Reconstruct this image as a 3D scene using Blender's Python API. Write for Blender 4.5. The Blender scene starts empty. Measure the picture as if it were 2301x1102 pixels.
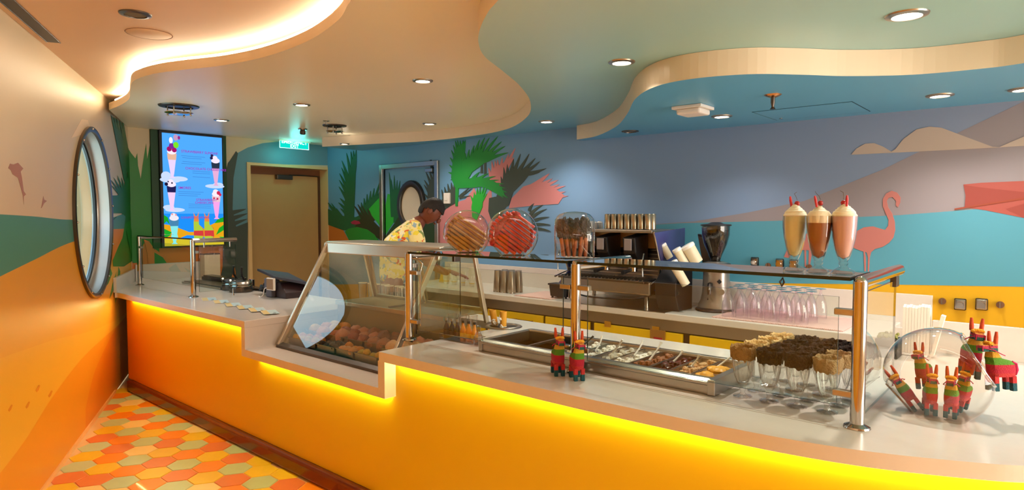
import bpy, bmesh, math, random
from mathutils import Vector, Matrix
from mathutils.geometry import tessellate_polygon
random.seed(7)
PI = math.pi
S = bpy.context.scene
COL = S.collection
# ---------------------------------------------------------------- camera
# world axes: X runs along the counter (to the right), Y away from the customer side, Z up
FPX, CXP, CYP, EYE = 1430.0, 1150.5, 551.0, 1.64
PITCH = math.atan(68 / FPX)
YAW = math.radians(40.84)
cam_d = bpy.data.cameras.new('camera')
cam = bpy.data.objects.new('camera', cam_d)
COL.objects.link(cam)
cam.location = (0, 0, EYE)
cam.rotation_euler = (PI / 2 - PITCH, 0, YAW)
cam_d.sensor_fit = 'HORIZONTAL'
cam_d.sensor_width = 36.0
cam_d.lens = 36.0 * FPX / 2301.0
cam_d.clip_start = 0.05
S.camera = cam
# ---------------------------------------------------------------- colour management
S.view_settings.view_transform = 'Standard'
S.view_settings.look = 'None'
S.view_settings.gamma = 1.0
S.view_settings.use_curve_mapping = False
S.view_settings.exposure = 0.0
S.cycles.use_denoising = True
S.cycles.max_bounces = 10
S.cycles.diffuse_bounces = 4
S.cycles.glossy_bounces = 4
S.cycles.transmission_bounces = 6
S.cycles.transparent_max_bounces = 32
S.cycles.caustics_reflective = False
S.cycles.caustics_refractive = False
S.cycles.sample_clamp_indirect = 6.0
# ---------------------------------------------------------------- world: pale sea sky seen through the porthole
wd = bpy.data.worlds.new('sky')
S.world = wd
wd.use_nodes = True
wn = wd.node_tree.nodes
wl = wd.node_tree.links
wn.clear()
w_out = wn.new('ShaderNodeOutputWorld')
w_bg = wn.new('ShaderNodeBackground')
w_tc = wn.new('ShaderNodeTexCoord')
w_sp = wn.new('ShaderNodeSeparateXYZ')
w_rp = wn.new('ShaderNodeValToRGB')
wl.new(w_tc.outputs['Generated'], w_sp.inputs[0])
wl.new(w_sp.outputs['Z'], w_rp.inputs[0])
w_rp.color_ramp.elements[0].position = 0.0
w_rp.color_ramp.elements[0].color = (0.50, 0.68, 0.72, 1)
w_rp.color_ramp.elements[1].position = 0.6
w_rp.color_ramp.elements[1].color = (0.42, 0.66, 0.92, 1)
e = w_rp.color_ramp.elements.new(0.02)
e.color = (0.80, 0.92, 1.0, 1)
wl.new(w_rp.outputs[0], w_bg.inputs[0])
w_bg.inputs[1].default_value = 3.4
wl.new(w_bg.outputs[0], w_out.inputs[0])


# ---------------------------------------------------------------- lamps of the room and added fill lights
WARM = (1.0, 0.90, 0.79)


def spot(loc, power, size=2.1, color=WARM, rad=0.04, blend=0.9):
    d = bpy.data.lights.new('downlight_beam', 'SPOT')
    d.energy = power
    d.spot_size = size
    d.spot_blend = blend
    d.color = color
    d.shadow_soft_size = rad
    o = bpy.data.objects.new('downlight_beam', d)
    o.location = loc
    COL.objects.link(o)
    return o


def area(loc, rot, sx, sy, power, color=WARM):
    d = bpy.data.lights.new('fill_light', 'AREA')
    d.shape = 'RECTANGLE'
    d.size = sx
    d.size_y = sy
    d.energy = power
    d.color = color
    o = bpy.data.objects.new('fill_light', d)
    o.location = loc
    o.rotation_euler = rot
    COL.objects.link(o)
    return o


# unseen ceiling area lights, added as ambient fill behind and right of the viewer
area((1.3, -0.8, 2.66), (0, 0, 0), 2.2, 0.6, 18, (1.0, 0.90, 0.80))
area((2.3, 2.4, 2.43), (0, 0, 0), 1.0, 1.6, 60, (1.0, 0.88, 0.74))
# unseen area light added at the right wall to brighten ceilings and walls
area((3.3, 3.2, 1.45), (PI / 2, 0, PI / 2), 3.2, 1.9, 165, (1.0, 0.93, 0.84))
SPOT_P = 50
SPOT_K = 1.6


# ---------------------------------------------------------------- picture pixel -> point on a real plane of the room
_fw = Vector((-math.sin(YAW) * math.cos(PITCH), math.cos(YAW) * math.cos(PITCH), -math.sin(PITCH)))
_rt = Vector((math.cos(YAW), math.sin(YAW), 0))
_up = _rt.cross(_fw)


def P(px, py, x=None, y=None, z=None):
    d = _fw + _rt * ((px - CXP) / FPX) - _up * ((py - CYP) / FPX)
    if z is not None:
        k = (z - EYE) / d.z
    elif y is not None:
        k = y / d.y
    else:
        k = x / d.x
    return Vector((d.x * k, d.y * k, EYE + d.z * k))


# left wall: vertical plane through LW0, LW1
LW0 = Vector((-7.584, 2.498))
LW1 = Vector((3.4, -2.965))
LWD = (LW1 - LW0).normalized()
LWN = Vector((-LWD.y, LWD.x))          # towards the room


def PL(px, py):
    d = _fw + _rt * ((px - CXP) / FPX) - _up * ((py - CYP) / FPX)
    dx, dy = d.x, d.y
    k = (LW0.x * LWD.y - LW0.y * LWD.x) / (dx * LWD.y - dy * LWD.x)
    p = Vector((dx * k, dy * k))
    return (p - LW0).dot(LWD), EYE + d.z * k     # distance along the wall, height


# ---------------------------------------------------------------- objects
def wloc(o):
    v = Vector((0, 0, 0))
    while o is not None:
        v += o.location
        o = o.parent
    return v


def obj(name, bm, mat, parent=None, smooth=False, world=True, bevel=0.0, seg=2):
    if bm.faces:
        bmesh.ops.recalc_face_normals(bm, faces=bm.faces)
    if bevel:
        es = [e for e in bm.edges if len(e.link_faces) == 2 and e.calc_face_angle(0) > 0.6]
        if es:
            bmesh.ops.bevel(bm, geom=es, offset=bevel, segments=seg, affect='EDGES', profile=0.5)
    me = bpy.data.meshes.new(name)
    if world and parent is not None:
        off = wloc(parent)
        bmesh.ops.translate(bm, verts=bm.verts, vec=-off)
    for f in bm.faces:
        f.smooth = smooth
    bm.to_mesh(me)
    bm.free()
    for m in (mat if isinstance(mat, (list, tuple)) else [mat]):
        me.materials.append(m)
    o = bpy.data.objects.new(name, me)
    COL.objects.link(o)
    if parent is not None:
        o.parent = parent
    if smooth:
        try:
            me.set_sharp_from_angle(angle=0.8)
        except Exception:
            pass
    return o


def thing(name, label, cat, loc, rotz=0.0, group=None):
    o = bpy.data.objects.new(name, None)
    o.empty_display_size = 0.05
    COL.objects.link(o)
    o.location = loc
    o.rotation_euler = (0, 0, rotz)
    o['label'] = label
    o['category'] = cat
    if group:
        o['group'] = group
    return o


def tag(o, label, cat, group=None, kind=None):
    o['label'] = label
    o['category'] = cat
    if group:
        o['group'] = group
    if kind:
        o['kind'] = kind
    return o


def struct(name, bm, m, parent=None, **k):
    o = obj(name, bm, m, parent, **k)
    if parent is None:
        o['kind'] = 'structure'
    return o


def dup(root, loc, rotz=0.0, label=None, group=None, parent=None):
    r = root.copy()
    COL.objects.link(r)
    r.location = loc
    r.rotation_euler = (0, 0, rotz)
    if label:
        r['label'] = label
    if group:
        r['group'] = group
    for ch in list(root.children):
        c = ch.copy()
        COL.objects.link(c)
        c.parent = r
        for g in list(ch.children):
            d = g.copy()
            COL.objects.link(d)
            d.parent = c
    return r


def B():
    return bmesh.new()


def box(bm, x0, x1, y0, y1, z0, z1, mi=0, M=None):
    vs = [bm.verts.new(v) for v in ((x0, y0, z0), (x1, y0, z0), (x1, y1, z0), (x0, y1, z0),
                                    (x0, y0, z1), (x1, y0, z1), (x1, y1, z1), (x0, y1, z1))]
    if M is not None:
        for v in vs:
            v.co = M @ v.co
    for f in ((0, 3, 2, 1), (4, 5, 6, 7), (0, 1, 5, 4), (1, 2, 6, 5), (2, 3, 7, 6), (3, 0, 4, 7)):
        bm.faces.new([vs[i] for i in f]).material_index = mi
    return bm


def bx(*a, **k):
    return box(B(), *a, **k)


def frame_of(d):
    d = Vector(d).normalized()
    a = Vector((0, 0, 1)) if abs(d.z) < 0.9 else Vector((1, 0, 0))
    u = d.cross(a).normalized()
    return u, d.cross(u).normalized()


def tube(bm, pts, r, n=12, cap=True, mi=0, closed=False):
    pts = [Vector(p) for p in pts]
    rs = r if isinstance(r, (list, tuple)) else [r] * len(pts)
    rings = []
    m = len(pts)
    u = v = None
    for i, p in enumerate(pts):
        if closed:
            d = pts[(i + 1) % m] - pts[i - 1]
        else:
            d = pts[min(i + 1, m - 1)] - pts[max(i - 1, 0)]
        if d.length < 1e-9:
            d = Vector((0, 0, 1))
        d.normalize()
        if u is None:
            u, v = frame_of(d)
        else:
            u = (u - d * u.dot(d))
            if u.length < 1e-6:
                u, v = frame_of(d)
            u.normalize()
            v = d.cross(u)
        rings.append([bm.verts.new(p + u * math.cos(2 * PI * k / n) * rs[i] + v * math.sin(2 * PI * k / n) * rs[i]) for k in range(n)])
    rng = range(m if closed else m - 1)
    for i in rng:
        a, b = rings[i], rings[(i + 1) % m]
        for k in range(n):
            bm.faces.new((a[k], a[(k + 1) % n], b[(k + 1) % n], b[k])).material_index = mi
    if cap and not closed:
        bm.faces.new(rings[0][::-1]).material_index = mi
        bm.faces.new(rings[-1]).material_index = mi
    return bm


def tb(*a, **k):
    return tube(B(), *a, **k)


def lathe(bm, prof, c=(0, 0, 0), n=24, mi=0, axis='z', close=False, flute=0, famp=0.0):
    """prof: list of (radius, height)"""
    c = Vector(c)
    rings = []
    for r, h in prof:
        if r < 1e-5:
            p = (0, 0, h)
            rings.append([bm.verts.new(p)])
        else:
            ring = []
            for k in range(n):
                a = 2 * PI * k / n
                rr = r * (1 + famp * math.cos(a * flute)) if flute else r
                ring.append(bm.verts.new((rr * math.cos(a), rr * math.sin(a), h)))
            rings.append(ring)
    for ring in rings:
        for v in ring:
            if axis == 'x':
                v.co = Vector((v.co.z, v.co.x, v.co.y))
            elif axis == 'y':
                v.co = Vector((v.co.y, v.co.z, v.co.x))
            v.co += c
    prs = list(zip(rings, rings[1:]))
    if close:
        prs.append((rings[-1], rings[0]))
    for a, b in prs:
        if len(a) == 1 and len(b) == 1:
            continue
        for k in range(n):
            if len(a) == 1:
                f = bm.faces.new((a[0], b[k], b[(k + 1) % n]))
            elif len(b) == 1:
                f = bm.faces.new((a[k], a[(k + 1) % n], b[0]))
            else:
                f = bm.faces.new((a[k], a[(k + 1) % n], b[(k + 1) % n], b[k]))
            f.material_index = mi
    return bm


def lt(*a, **k):
    return lathe(B(), *a, **k)


def cyl(bm, c, r, h, n=20, mi=0, axis='z', r2=None):
    r2 = r if r2 is None else r2
    return lathe(bm, [(0, 0), (r, 0), (r2, h), (0, h)], c, n, mi, axis)


def prism(bm, poly, z0, z1, mi_top=0, mi_side=0, mi_bot=0, f=None, hole=None):
    """poly: [(a,b)], extruded between z0 and z1; f maps (a,b,c) to a point"""
    f = f or (lambda a, b, c: (a, b, c))
    loops = [poly] + ([hole] if hole else [])
    flat = [p for l in loops for p in l]
    lo = [bm.verts.new(f(p[0], p[1], z0)) for p in flat]
    hi = [bm.verts.new(f(p[0], p[1], z1)) for p in flat]
    tr = tessellate_polygon([[Vector((p[0], p[1], 0)) for p in l] for l in loops])
    for t in tr:
        try:
            bm.faces.new([lo[i] for i in t]).material_index = mi_bot
            bm.faces.new([hi[i] for i in t]).material_index = mi_top
        except ValueError:
            pass
    o = 0
    for l in loops:
        n = len(l)
        for i in range(n):
            j = (i + 1) % n
            bm.faces.new((lo[o + i], lo[o + j], hi[o + j], hi[o + i])).material_index = mi_side
        o += n
    return bm


def sphere(bm, c, r, n=12, m=8, sc=(1, 1, 1), mi=0, M=None):
    c = Vector(c)
    rings = []
    for i in range(m + 1):
        t = PI * i / m
        if i in (0, m):
            rings.append([bm.verts.new(Vector((0, 0, r * math.cos(t) * sc[2])))])
        else:
            rings.append([bm.verts.new(Vector((r * math.sin(t) * math.cos(2 * PI * k / n) * sc[0],
                                               r * math.sin(t) * math.sin(2 * PI * k / n) * sc[1],
                                               r * math.cos(t) * sc[2]))) for k in range(n)])
    for ring in rings:
        for v in ring:
            if M is not None:
                v.co = M @ v.co
            v.co += c
    for a, b in zip(rings, rings[1:]):
        for k in range(n):
            if len(a) == 1:
                fc = bm.faces.new((a[0], b[k], b[(k + 1) % n]))
            elif len(b) == 1:
                fc = bm.faces.new((a[k], a[(k + 1) % n], b[0]))
            else:
                fc = bm.faces.new((a[k], a[(k + 1) % n], b[(k + 1) % n], b[k]))
            fc.material_index = mi
    return bm


def lumpy(bm, c, r, amp=0.15, n=12, m=8, sc=(1, 1, 1), mi=0, seed=0, fr=3.0):
    from mathutils import noise
    i0 = len(bm.verts)
    sphere(bm, (0, 0, 0), r, n, m, sc, mi)
    bm.verts.ensure_lookup_table()
    for v in bm.verts[i0:]:
        d = v.co.normalized()
        v.co *= 1 + amp * noise.noise(d * fr + Vector((seed, seed * .7, 0)))
        v.co += Vector(c)
    return bm


def catmull(pts, k=6, closed=False):
    out = []
    n = len(pts)
    rng = range(n if closed else n - 1)
    for i in rng:
        g = (lambda j: pts[j % n]) if closed else (lambda j: pts[max(0, min(n - 1, j))])
        p0, p1, p2, p3 = g(i - 1), g(i), g(i + 1), g(i + 2)
        for s in range(k):
            t = s / k
            out.append(tuple(0.5 * (2 * p1[a] + (p2[a] - p0[a]) * t + (2 * p0[a] - 5 * p1[a] + 4 * p2[a] - p3[a]) * t * t
                                    + (3 * p1[a] - p0[a] - 3 * p2[a] + p3[a]) * t ** 3) for a in range(len(p1))))
    if not closed:
        out.append(tuple(pts[-1]))
    return out


# ---------------------------------------------------------------- materials
def srgb(h):
    if isinstance(h, str):
        h = h.lstrip('#')
        v = [int(h[i:i + 2], 16) / 255 for i in (0, 2, 4)]
    else:
        v = [c / 255 for c in h]
    return tuple((c / 12.92 if c <= 0.04045 else ((c + 0.055) / 1.055) ** 2.4) for c in v) + (1,)


def mat(name, col, rough=0.5, metal=0.0, var=0.04, scale=8.0, bump=0.0, bscale=60.0, emit=0.0, ecol=None, coat=0.0, spec=0.5, sheen=0.0, sss=0.0):
    m = bpy.data.materials.new(name)
    m.use_nodes = True
    nt = m.node_tree
    N, L = nt.nodes, nt.links
    b = N['Principled BSDF']
    c = srgb(col)
    b.inputs['Base Color'].default_value = c
    b.inputs['Roughness'].default_value = rough
    b.inputs['Metallic'].default_value = metal
    b.inputs['Specular IOR Level'].default_value = spec
    b.inputs['Coat Weight'].default_value = coat
    b.inputs['Subsurface Weight'].default_value = sss
    if sss:
        b.inputs['Subsurface Radius'].default_value = (0.02, 0.012, 0.008)
    if var or bump:
        tc = N.new('ShaderNodeTexCoord')
    if var:
        nz = N.new('ShaderNodeTexNoise')
        nz.inputs['Scale'].default_value = scale
        nz.inputs['Detail'].default_value = 3
        L.new(tc.outputs['Object'], nz.inputs['Vector'])
        mx = N.new('ShaderNodeMix')
        mx.data_type = 'RGBA'
        L.new(nz.outputs['Fac'], mx.inputs['Factor'])
        mx.inputs[6].default_value = tuple(max(0, x * (1 - var)) for x in c[:3]) + (1,)
        mx.inputs[7].default_value = tuple(min(1, x * (1 + var)) for x in c[:3]) + (1,)
        L.new(mx.outputs[2], b.inputs['Base Color'])
    if bump:
        n2 = N.new('ShaderNodeTexNoise')
        n2.inputs['Scale'].default_value = bscale
        n2.inputs['Detail'].default_value = 4
        L.new(tc.outputs['Object'], n2.inputs['Vector'])
        bp = N.new('ShaderNodeBump')
        bp.inputs['Strength'].default_value = bump
        bp.inputs['Distance'].default_value = 0.01
        L.new(n2.outputs['Fac'], bp.inputs['Height'])
        L.new(bp.outputs[0], b.inputs['Normal'])
    if emit:
        b.inputs['Emission Color'].default_value = srgb(ecol) if ecol else c
        b.inputs['Emission Strength'].default_value = emit
    return m


def ramp_mat(name, stops, axis=2, lo=0.0, hi=1.0, rough=0.8, bump=0.0, bscale=120.0, const=True, coat=0.0):
    """colour bands along an object axis between lo and hi (object space metres)"""
    m = bpy.data.materials.new(name)
    m.use_nodes = True
    nt = m.node_tree
    N, L = nt.nodes, nt.links
    b = N['Principled BSDF']
    tc = N.new('ShaderNodeTexCoord')
    sp = N.new('ShaderNodeSeparateXYZ')
    mr = N.new('ShaderNodeMapRange')
    rp = N.new('ShaderNodeValToRGB')
    L.new(tc.outputs['Object'], sp.inputs[0])
    L.new(sp.outputs[axis], mr.inputs['Value'])
    mr.inputs['From Min'].default_value = lo
    mr.inputs['From Max'].default_value = hi
    L.new(mr.outputs[0], rp.inputs[0])
    cr = rp.color_ramp
    cr.interpolation = 'CONSTANT' if const else 'LINEAR'
    cr.elements[0].position = stops[0][0]
    cr.elements[0].color = srgb(stops[0][1])
    cr.elements[1].position = stops[1][0]
    cr.elements[1].color = srgb(stops[1][1])
    for p, c in stops[2:]:
        cr.elements.new(p).color = srgb(c)
    L.new(rp.outputs[0], b.inputs['Base Color'])
    b.inputs['Roughness'].default_value = rough
    b.inputs['Coat Weight'].default_value = coat
    if bump:
        n2 = N.new('ShaderNodeTexNoise')
        n2.inputs['Scale'].default_value = bscale
        L.new(tc.outputs['Object'], n2.inputs['Vector'])
        bp = N.new('ShaderNodeBump')
        bp.inputs['Strength'].default_value = bump
        bp.inputs['Distance'].default_value = 0.004
        L.new(n2.outputs['Fac'], bp.inputs['Height'])
        L.new(bp.outputs[0], b.inputs['Normal'])
    return m


def glass_mat(name, tint=(235, 245, 240), refl=0.10, rough=0.0, edge=1.0, rim=None):
    """thin clear pane: transparent with a fresnel-like reflection"""
    m = bpy.data.materials.new(name)
    m.use_nodes = True
    nt = m.node_tree
    N, L = nt.nodes, nt.links
    N.clear()
    out = N.new('ShaderNodeOutputMaterial')
    tr = N.new('ShaderNodeBsdfTransparent')
    gl = N.new('ShaderNodeBsdfGlossy')
    mx = N.new('ShaderNodeMixShader')
    lw = N.new('ShaderNodeFresnel')
    lw.inputs['IOR'].default_value = 1.42
    mr = N.new('ShaderNodeMath')
    mr.operation = 'MULTIPLY'
    mr.use_clamp = True
    mr.inputs[1].default_value = refl * 16 * edge
    tr.inputs['Color'].default_value = srgb(tint)
    if rim:          # glass looks denser where it is seen edge-on
        lf = N.new('ShaderNodeLayerWeight')
        lf.inputs['Blend'].default_value = 0.35
        pw_ = N.new('ShaderNodeMath')
        pw_.operation = 'POWER'
        pw_.inputs[1].default_value = 2.2
        mc = N.new('ShaderNodeMix')
        mc.data_type = 'RGBA'
        mc.inputs[6].default_value = srgb(tint)
        mc.inputs[7].default_value = srgb(rim)
        L.new(lf.outputs['Facing'], pw_.inputs[0])
        L.new(pw_.outputs[0], mc.inputs['Factor'])
        L.new(mc.outputs[2], tr.inputs['Color'])
    gl.inputs['Color'].default_value = (1, 1, 1, 1)
    gl.inputs['Roughness'].default_value = rough
    geo = N.new('ShaderNodeNewGeometry')
    fr = N.new('ShaderNodeMath')
    fr.operation = 'SUBTRACT'
    fr.inputs[0].default_value = 1.0
    L.new(geo.outputs['Backfacing'], fr.inputs[1])
    fm = N.new('ShaderNodeMath')
    fm.operation = 'MULTIPLY'
    L.new(lw.outputs[0], fm.inputs[0])
    L.new(fr.outputs[0], fm.inputs[1])
    L.new(fm.outputs[0], mr.inputs[0])
    L.new(mr.outputs[0], mx.inputs[0])
    L.new(tr.outputs[0], mx.inputs[1])
    L.new(gl.outputs[0], mx.inputs[2])
    L.new(mx.outputs[0], out.inputs[0])
    return m


def emis(name, col, strength):
    m = bpy.data.materials.new(name)
    m.use_nodes = True
    N, L = m.node_tree.nodes, m.node_tree.links
    N.clear()
    out = N.new('ShaderNodeOutputMaterial')
    e = N.new('ShaderNodeEmission')
    e.inputs[0].default_value = srgb(col)
    e.inputs[1].default_value = strength
    L.new(e.outputs[0], out.inputs[0])
    return m


M = {}
M['cream'] = mat('cream paint', (236, 222, 196), 0.45, var=0.02, scale=1.5)
M['peach'] = mat('peach ceiling paint', (232, 200, 168), 0.5, var=0.02, scale=1.5)
M['edge'] = mat('cream edge paint', (240, 222, 198), 0.35, var=0.02)
M['white_stone'] = mat('white solid surface', (222, 212, 202), 0.22, var=0.03, scale=30, coat=0.2)
M['steel'] = mat('brushed steel', (176, 168, 158), 0.28, 1.0, var=0.05, scale=20)
M['chrome'] = mat('polished chrome', (186, 180, 174), 0.08, 1.0, var=0.0)
M['dsteel'] = mat('dark steel', (96, 88, 82), 0.35, 1.0, var=0.05)
M['black'] = mat('black plastic', (22, 20, 22), 0.4, var=0.05)
M['navy'] = mat('dark navy plastic', (38, 38, 62), 0.4, var=0.05)
M['glass'] = glass_mat('clear glass', (246, 251, 248), 0.09)
M['case_glass'] = glass_mat('display case glass', (246, 247, 238), 0.14)
M['acrylic'] = glass_mat('clear acrylic', (250, 249, 248), 0.17, 0.08, rim=(158, 148, 146))
M['glass_edge'] = mat('green glass edge', (18, 34, 26), 0.15, var=0.0)
M['yellow'] = mat('yellow laminate', (232, 186, 10), 0.4, var=0.02)
M['lamp'] = emis('lamp lens', (255, 240, 214), 14.0)
M['white'] = mat('white plastic', (238, 230, 222), 0.4, var=0.02)
M['red'] = mat('cherry red', (168, 10, 22), 0.2, var=0.1, coat=0.5)
# ================================================================ STRUCTURE
XE, YB, XR = -7.584, 4.94, 3.4          # end wall, back wall, right wall
ZC = 2.70
# ---- floor slab (grout) and hexagonal tiles
floor = struct('floor', prism(B(), [(XE - .5, LW0.y - 0.2), (XR, LW1.y), (XR, YB), (XE - .5, YB)], -0.06, -0.004),
               mat('tile grout', (232, 186, 128), 0.7, var=0.05))
tile_cols = {'o': (246, 138, 14), 'r': (228, 120, 60), 'y': (240, 194, 34), 'g': (188, 202, 156), 'c': (248, 214, 140)}
tile_m = {k: mat('tile ' + k, c, 0.38, var=0.05, scale=20, coat=0.15) for k, c in tile_cols.items()}
HR = 0.104
tmesh = {}
for k in tile_m:
    bm = B()
    prism(bm, [(HR * math.cos(PI / 3 * i), HR * math.sin(PI / 3 * i)) for i in range(6)], -0.006, 0.0)
    bmesh.ops.bevel(bm, geom=[e for e in bm.edges if all(abs(v.co.z) < 1e-4 for v in e.verts)], offset=0.0015, segments=1, affect='EDGES')
    bmesh.ops.recalc_face_normals(bm, faces=bm.faces)
    me = bpy.data.meshes.new('floor_tile')
    bm.to_mesh(me)
    bm.free()
    me.materials.append(tile_m[k])
    tmesh[k] = me
tr = random.Random(3)
# colours read off the photograph, keyed by (column, row) of the hexagon grid
PAT = {(-10, 1): 'c', (-9, 0): 'y', (-8, 1): 'g', (-8, 0): 'o', (-7, 0): 'r', (-9, -1): 'g', (-10, 0): 'r', (-7, -1): 'g', (-6, 0): 'c', (-6, 1): 'g', (-5, 0): 'o', (-8, -1): 'r', (-4, 1): 'g', (-6, -1): 'y', (-5, -1): 'g', (-4, 0): 'y', (-3, 0): 'o', (-2, 1): 'y', (-7, -2): 'r', (-6, -2): 'g', (-5, -2): 'r', (-4, -1): 'o', (-3, -1): 'g', (-2, 0): 'r', (-1, 0): 'g', (0, 1): 'r', (-3, -2): 'r', (-4, -2): 'g', (-2, -1): 'c', (-1, -1): 'y', (0, 0): 'o', (1, 0): 'y', (-2, -2): 'o', (-3, -3): 'y', (-1, -2): 'g', (0, -1): 'r', (1, -1): 'g', (2, 0): 'o', (-2, -3): 'g', (-1, -3): 'y', (0, -2): 'o', (1, -2): 'y', (2, -1): 'r', (3, -1): 'y', (-1, -4): 'r', (0, -3): 'r', (1, -3): 'g', (2, -2): 'o', (3, -2): 'g', (4, -1): 'c', (-4, -3): 'r', (-3, -4): 'r', (0, -4): 'y', (-1, -5): 'g', (1, -4): 'c', (-5, -3): 'o', (3, 0): 'g', (2, 1): 'r', (4, 1): 'y', (5, 0): 'g', (4, 0): 'r', (6, 1): 'r', (5, -1): 'o', (6, 0): 'y', (-2, -4): 'r', (-11, 0): 'g', (-11, 1): 'g'}
i0x, i0y = -4.483, 1.794
seq = 'ygorygogyrocgyorgyrgoy'
n_t = 0
for ci in range(-14, 24):
    for ri in range(-12, 3):
        x = i0x + ci * 0.1617
        y = i0y + ri * 0.1868 + (0.0934 if ci % 2 else 0.0)
        lw_y = LW0.y + (x - LW0.x) * LWD.y / LWD.x
        if y < lw_y + 0.02 or y > 2.07 + 0.06 or x > -2.75 or x < -6.75:
            continue
        k = PAT.get((ci, ri)) or tr.choice('yyyyggggooorrrc' if (ci + 2 * ri) % 3 else 'ggyyoorrc')
        if n_t >= 300:
            break
        o = bpy.data.objects.new('floor_tile', tmesh[k])
        o.location = (x, y, 0.0)
        COL.objects.link(o)
        o.parent = floor
        n_t += 1

# ---- left wall with its painted beach and the hole of the porthole
WP = {'cream': mat('mural cream', (216, 196, 164), 0.42, var=0.03, scale=2),
      'teal': mat('mural teal', (70, 138, 128), 0.42, var=0.03, scale=2),
      'o1': mat('mural orange', (230, 164, 44), 0.4, var=0.04, scale=2),
      'o2': mat('mural light orange', (234, 174, 52), 0.4, var=0.04, scale=2),
      'o3': mat('mural deep orange', (230, 148, 30), 0.4, var=0.04, scale=2),
      'o4': mat('mural red orange', (226, 128, 22), 0.4, var=0.04, scale=2)}
keys = list(WP)


def ucurve(pxs):
    q = sorted(PL(*p) for p in pxs)
    q = catmull(q, 6)

    def f(u):
        if u <= q[0][0]:
            return q[0][1] + (q[1][1] - q[0][1]) / max(1e-6, q[1][0] - q[0][0]) * (u - q[0][0]) * 0.3
        if u >= q[-1][0]:
            return q[-1][1] + (q[-1][1] - q[-2][1]) / max(1e-6, q[-1][0] - q[-2][0]) * (u - q[-1][0])
        for a, b in zip(q, q[1:]):
            if a[0] <= u <= b[0]:
                return a[1] + (b[1] - a[1]) * (u - a[0]) / max(1e-9, b[0] - a[0])
    return f


f_teal = ucurve([(0, 482), (80, 487), (160, 494), (252, 489), (285, 478)])
f_or = ucurve([(0, 622), (80, 583), (160, 545), (252, 520), (285, 505)])
f_d1 = ucurve([(0, 806), (60, 785), (130, 762), (200, 746), (258, 722)])
f_d2 = ucurve([(0, 1065), (60, 985), (120, 890), (190, 800), (258, 738)])
f_d3 = ucurve([(160, 1020), (188, 935), (215, 830), (258, 741)])
PC_U = (Vector((-5.98, 1.70)) - LW0).dot(LWD)
PC_Z, PC_R = 1.653, 0.685


def LWp(u, z, off=0.0):
    q = LW0 + LWD * u + LWN * off
    return (q.x, q.y, z)


LEN = (LW1 - LW0).length
us = [0.0]
while us[-1] < LEN - 1e-6:
    u = us[-1]
    st = 0.02 if abs(u + 0.01 - PC_U) < PC_R + 0.03 else (0.08 if u < 5 else 0.8)
    us.append(min(LEN, u + st))
bm = B()


def bands(u):
    a = [0.0, f_d3(u) if u < 2.3 else -1, f_d2(u), f_d1(u), f_or(u), f_teal(u), ZC + .02]
    if u >= 2.3:
        a[1] = 0.0
    if u > 4.4:                       # beyond the frame the mural simply runs on
        a = [0.0, 0.0, 0.2, 0.85, 1.30, 1.62, ZC + .02]
    o = [0.0]
    for v in a[1:]:
        o.append(min(ZC + .02, max(o[-1], v)))
    return o


def hole(u):
    d = abs(u - PC_U)
    h = math.sqrt(max(0.0, PC_R ** 2 - d * d))
    return (PC_Z - h, PC_Z + h)


for ua, ub in zip(us, us[1:]):
    A, Bn = bands(ua), bands(ub)
    Ha, Hb = hole(ua), hole(ub)
    inside = Ha[1] - Ha[0] > 1e-4 or Hb[1] - Hb[0] > 1e-4
    for k in range(6):
        mi = keys.index(['o4', 'o3', 'o2', 'o1', 'teal', 'cream'][k])
        segs = [((A[k], A[k + 1]), (Bn[k], Bn[k + 1]))]
        if inside:
            segs = [((A[k], min(A[k + 1], Ha[0])), (Bn[k], min(Bn[k + 1], Hb[0]))),
                    ((max(A[k], Ha[1]), A[k + 1]), (max(Bn[k], Hb[1]), Bn[k + 1]))]
        for (a0, a1), (b0, b1) in segs:
            a1, b1 = max(a0, a1), max(b0, b1)
            if a1 - a0 < 1e-5 and b1 - b0 < 1e-5:
                continue
            vs = [bm.verts.new(LWp(ua, a0)), bm.verts.new(LWp(ub, b0)), bm.verts.new(LWp(ub, b1)), bm.verts.new(LWp(ua, a1))]
            bm.faces.new(vs).material_index = mi
bmesh.ops.remove_doubles(bm, verts=bm.verts, dist=1e-5)
wall_left = struct('wall_left', bm, [WP[k] for k in keys])


def lw_decal(name, polys, m, off, parent=None):
    bm = B()
    for p in polys:
        q = [PL(*a) for a in p]
        off += 0.00005
        prism(bm, q, off - 0.0006, off, f=lambda a, b, c: LWp(a, b, c))
    return obj(name, bm, m, parent or wall_left)


m_dark = mat('mural mauve', (170, 118, 96), 0.45, var=0.03)
lw_decal('mural_bird', [[(18, 378), (22, 368), (30, 370), (40, 366), (52, 379), (46, 386), (49, 400), (53, 430), (58, 437), (53, 442), (53, 460), (51, 440), (47, 425), (40, 400), (28, 392), (24, 383)],
                         [(92, 468), (97, 441), (99, 449), (105, 452), (99, 457), (93, 468)]], m_dark, 0.0012)
m_step = mat('mural footprint', (214, 128, 24), 0.45, var=0.03)
lw_decal('mural_footprint', [[(x, y), (x + 7, y - 12), (x + 10, y - 11), (x + 6, y), (x + 2, y + 4)] for x, y in
                              ((80, 878), (108, 890), (18, 922), (57, 915))], m_step, 0.0012)
lw_decal('mural_beam', [[(160, 310), (183, 268), (197, 270), (205, 296)]], mat('mural pale cream', (240, 214, 180), 0.45, var=0.02), 0.0012)
m_green = mat('mural green', (34, 126, 34), 0.42, var=0.04)
lw_decal('mural_leaf', [[(262, 610), (252, 640), (246, 672), (256, 650)], [(266, 600), (262, 640), (258, 682), (268, 650), (270, 610)],
                         [(247, 600), (238, 628), (228, 655), (243, 638), (252, 615)]], m_green, 0.0012)

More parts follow.
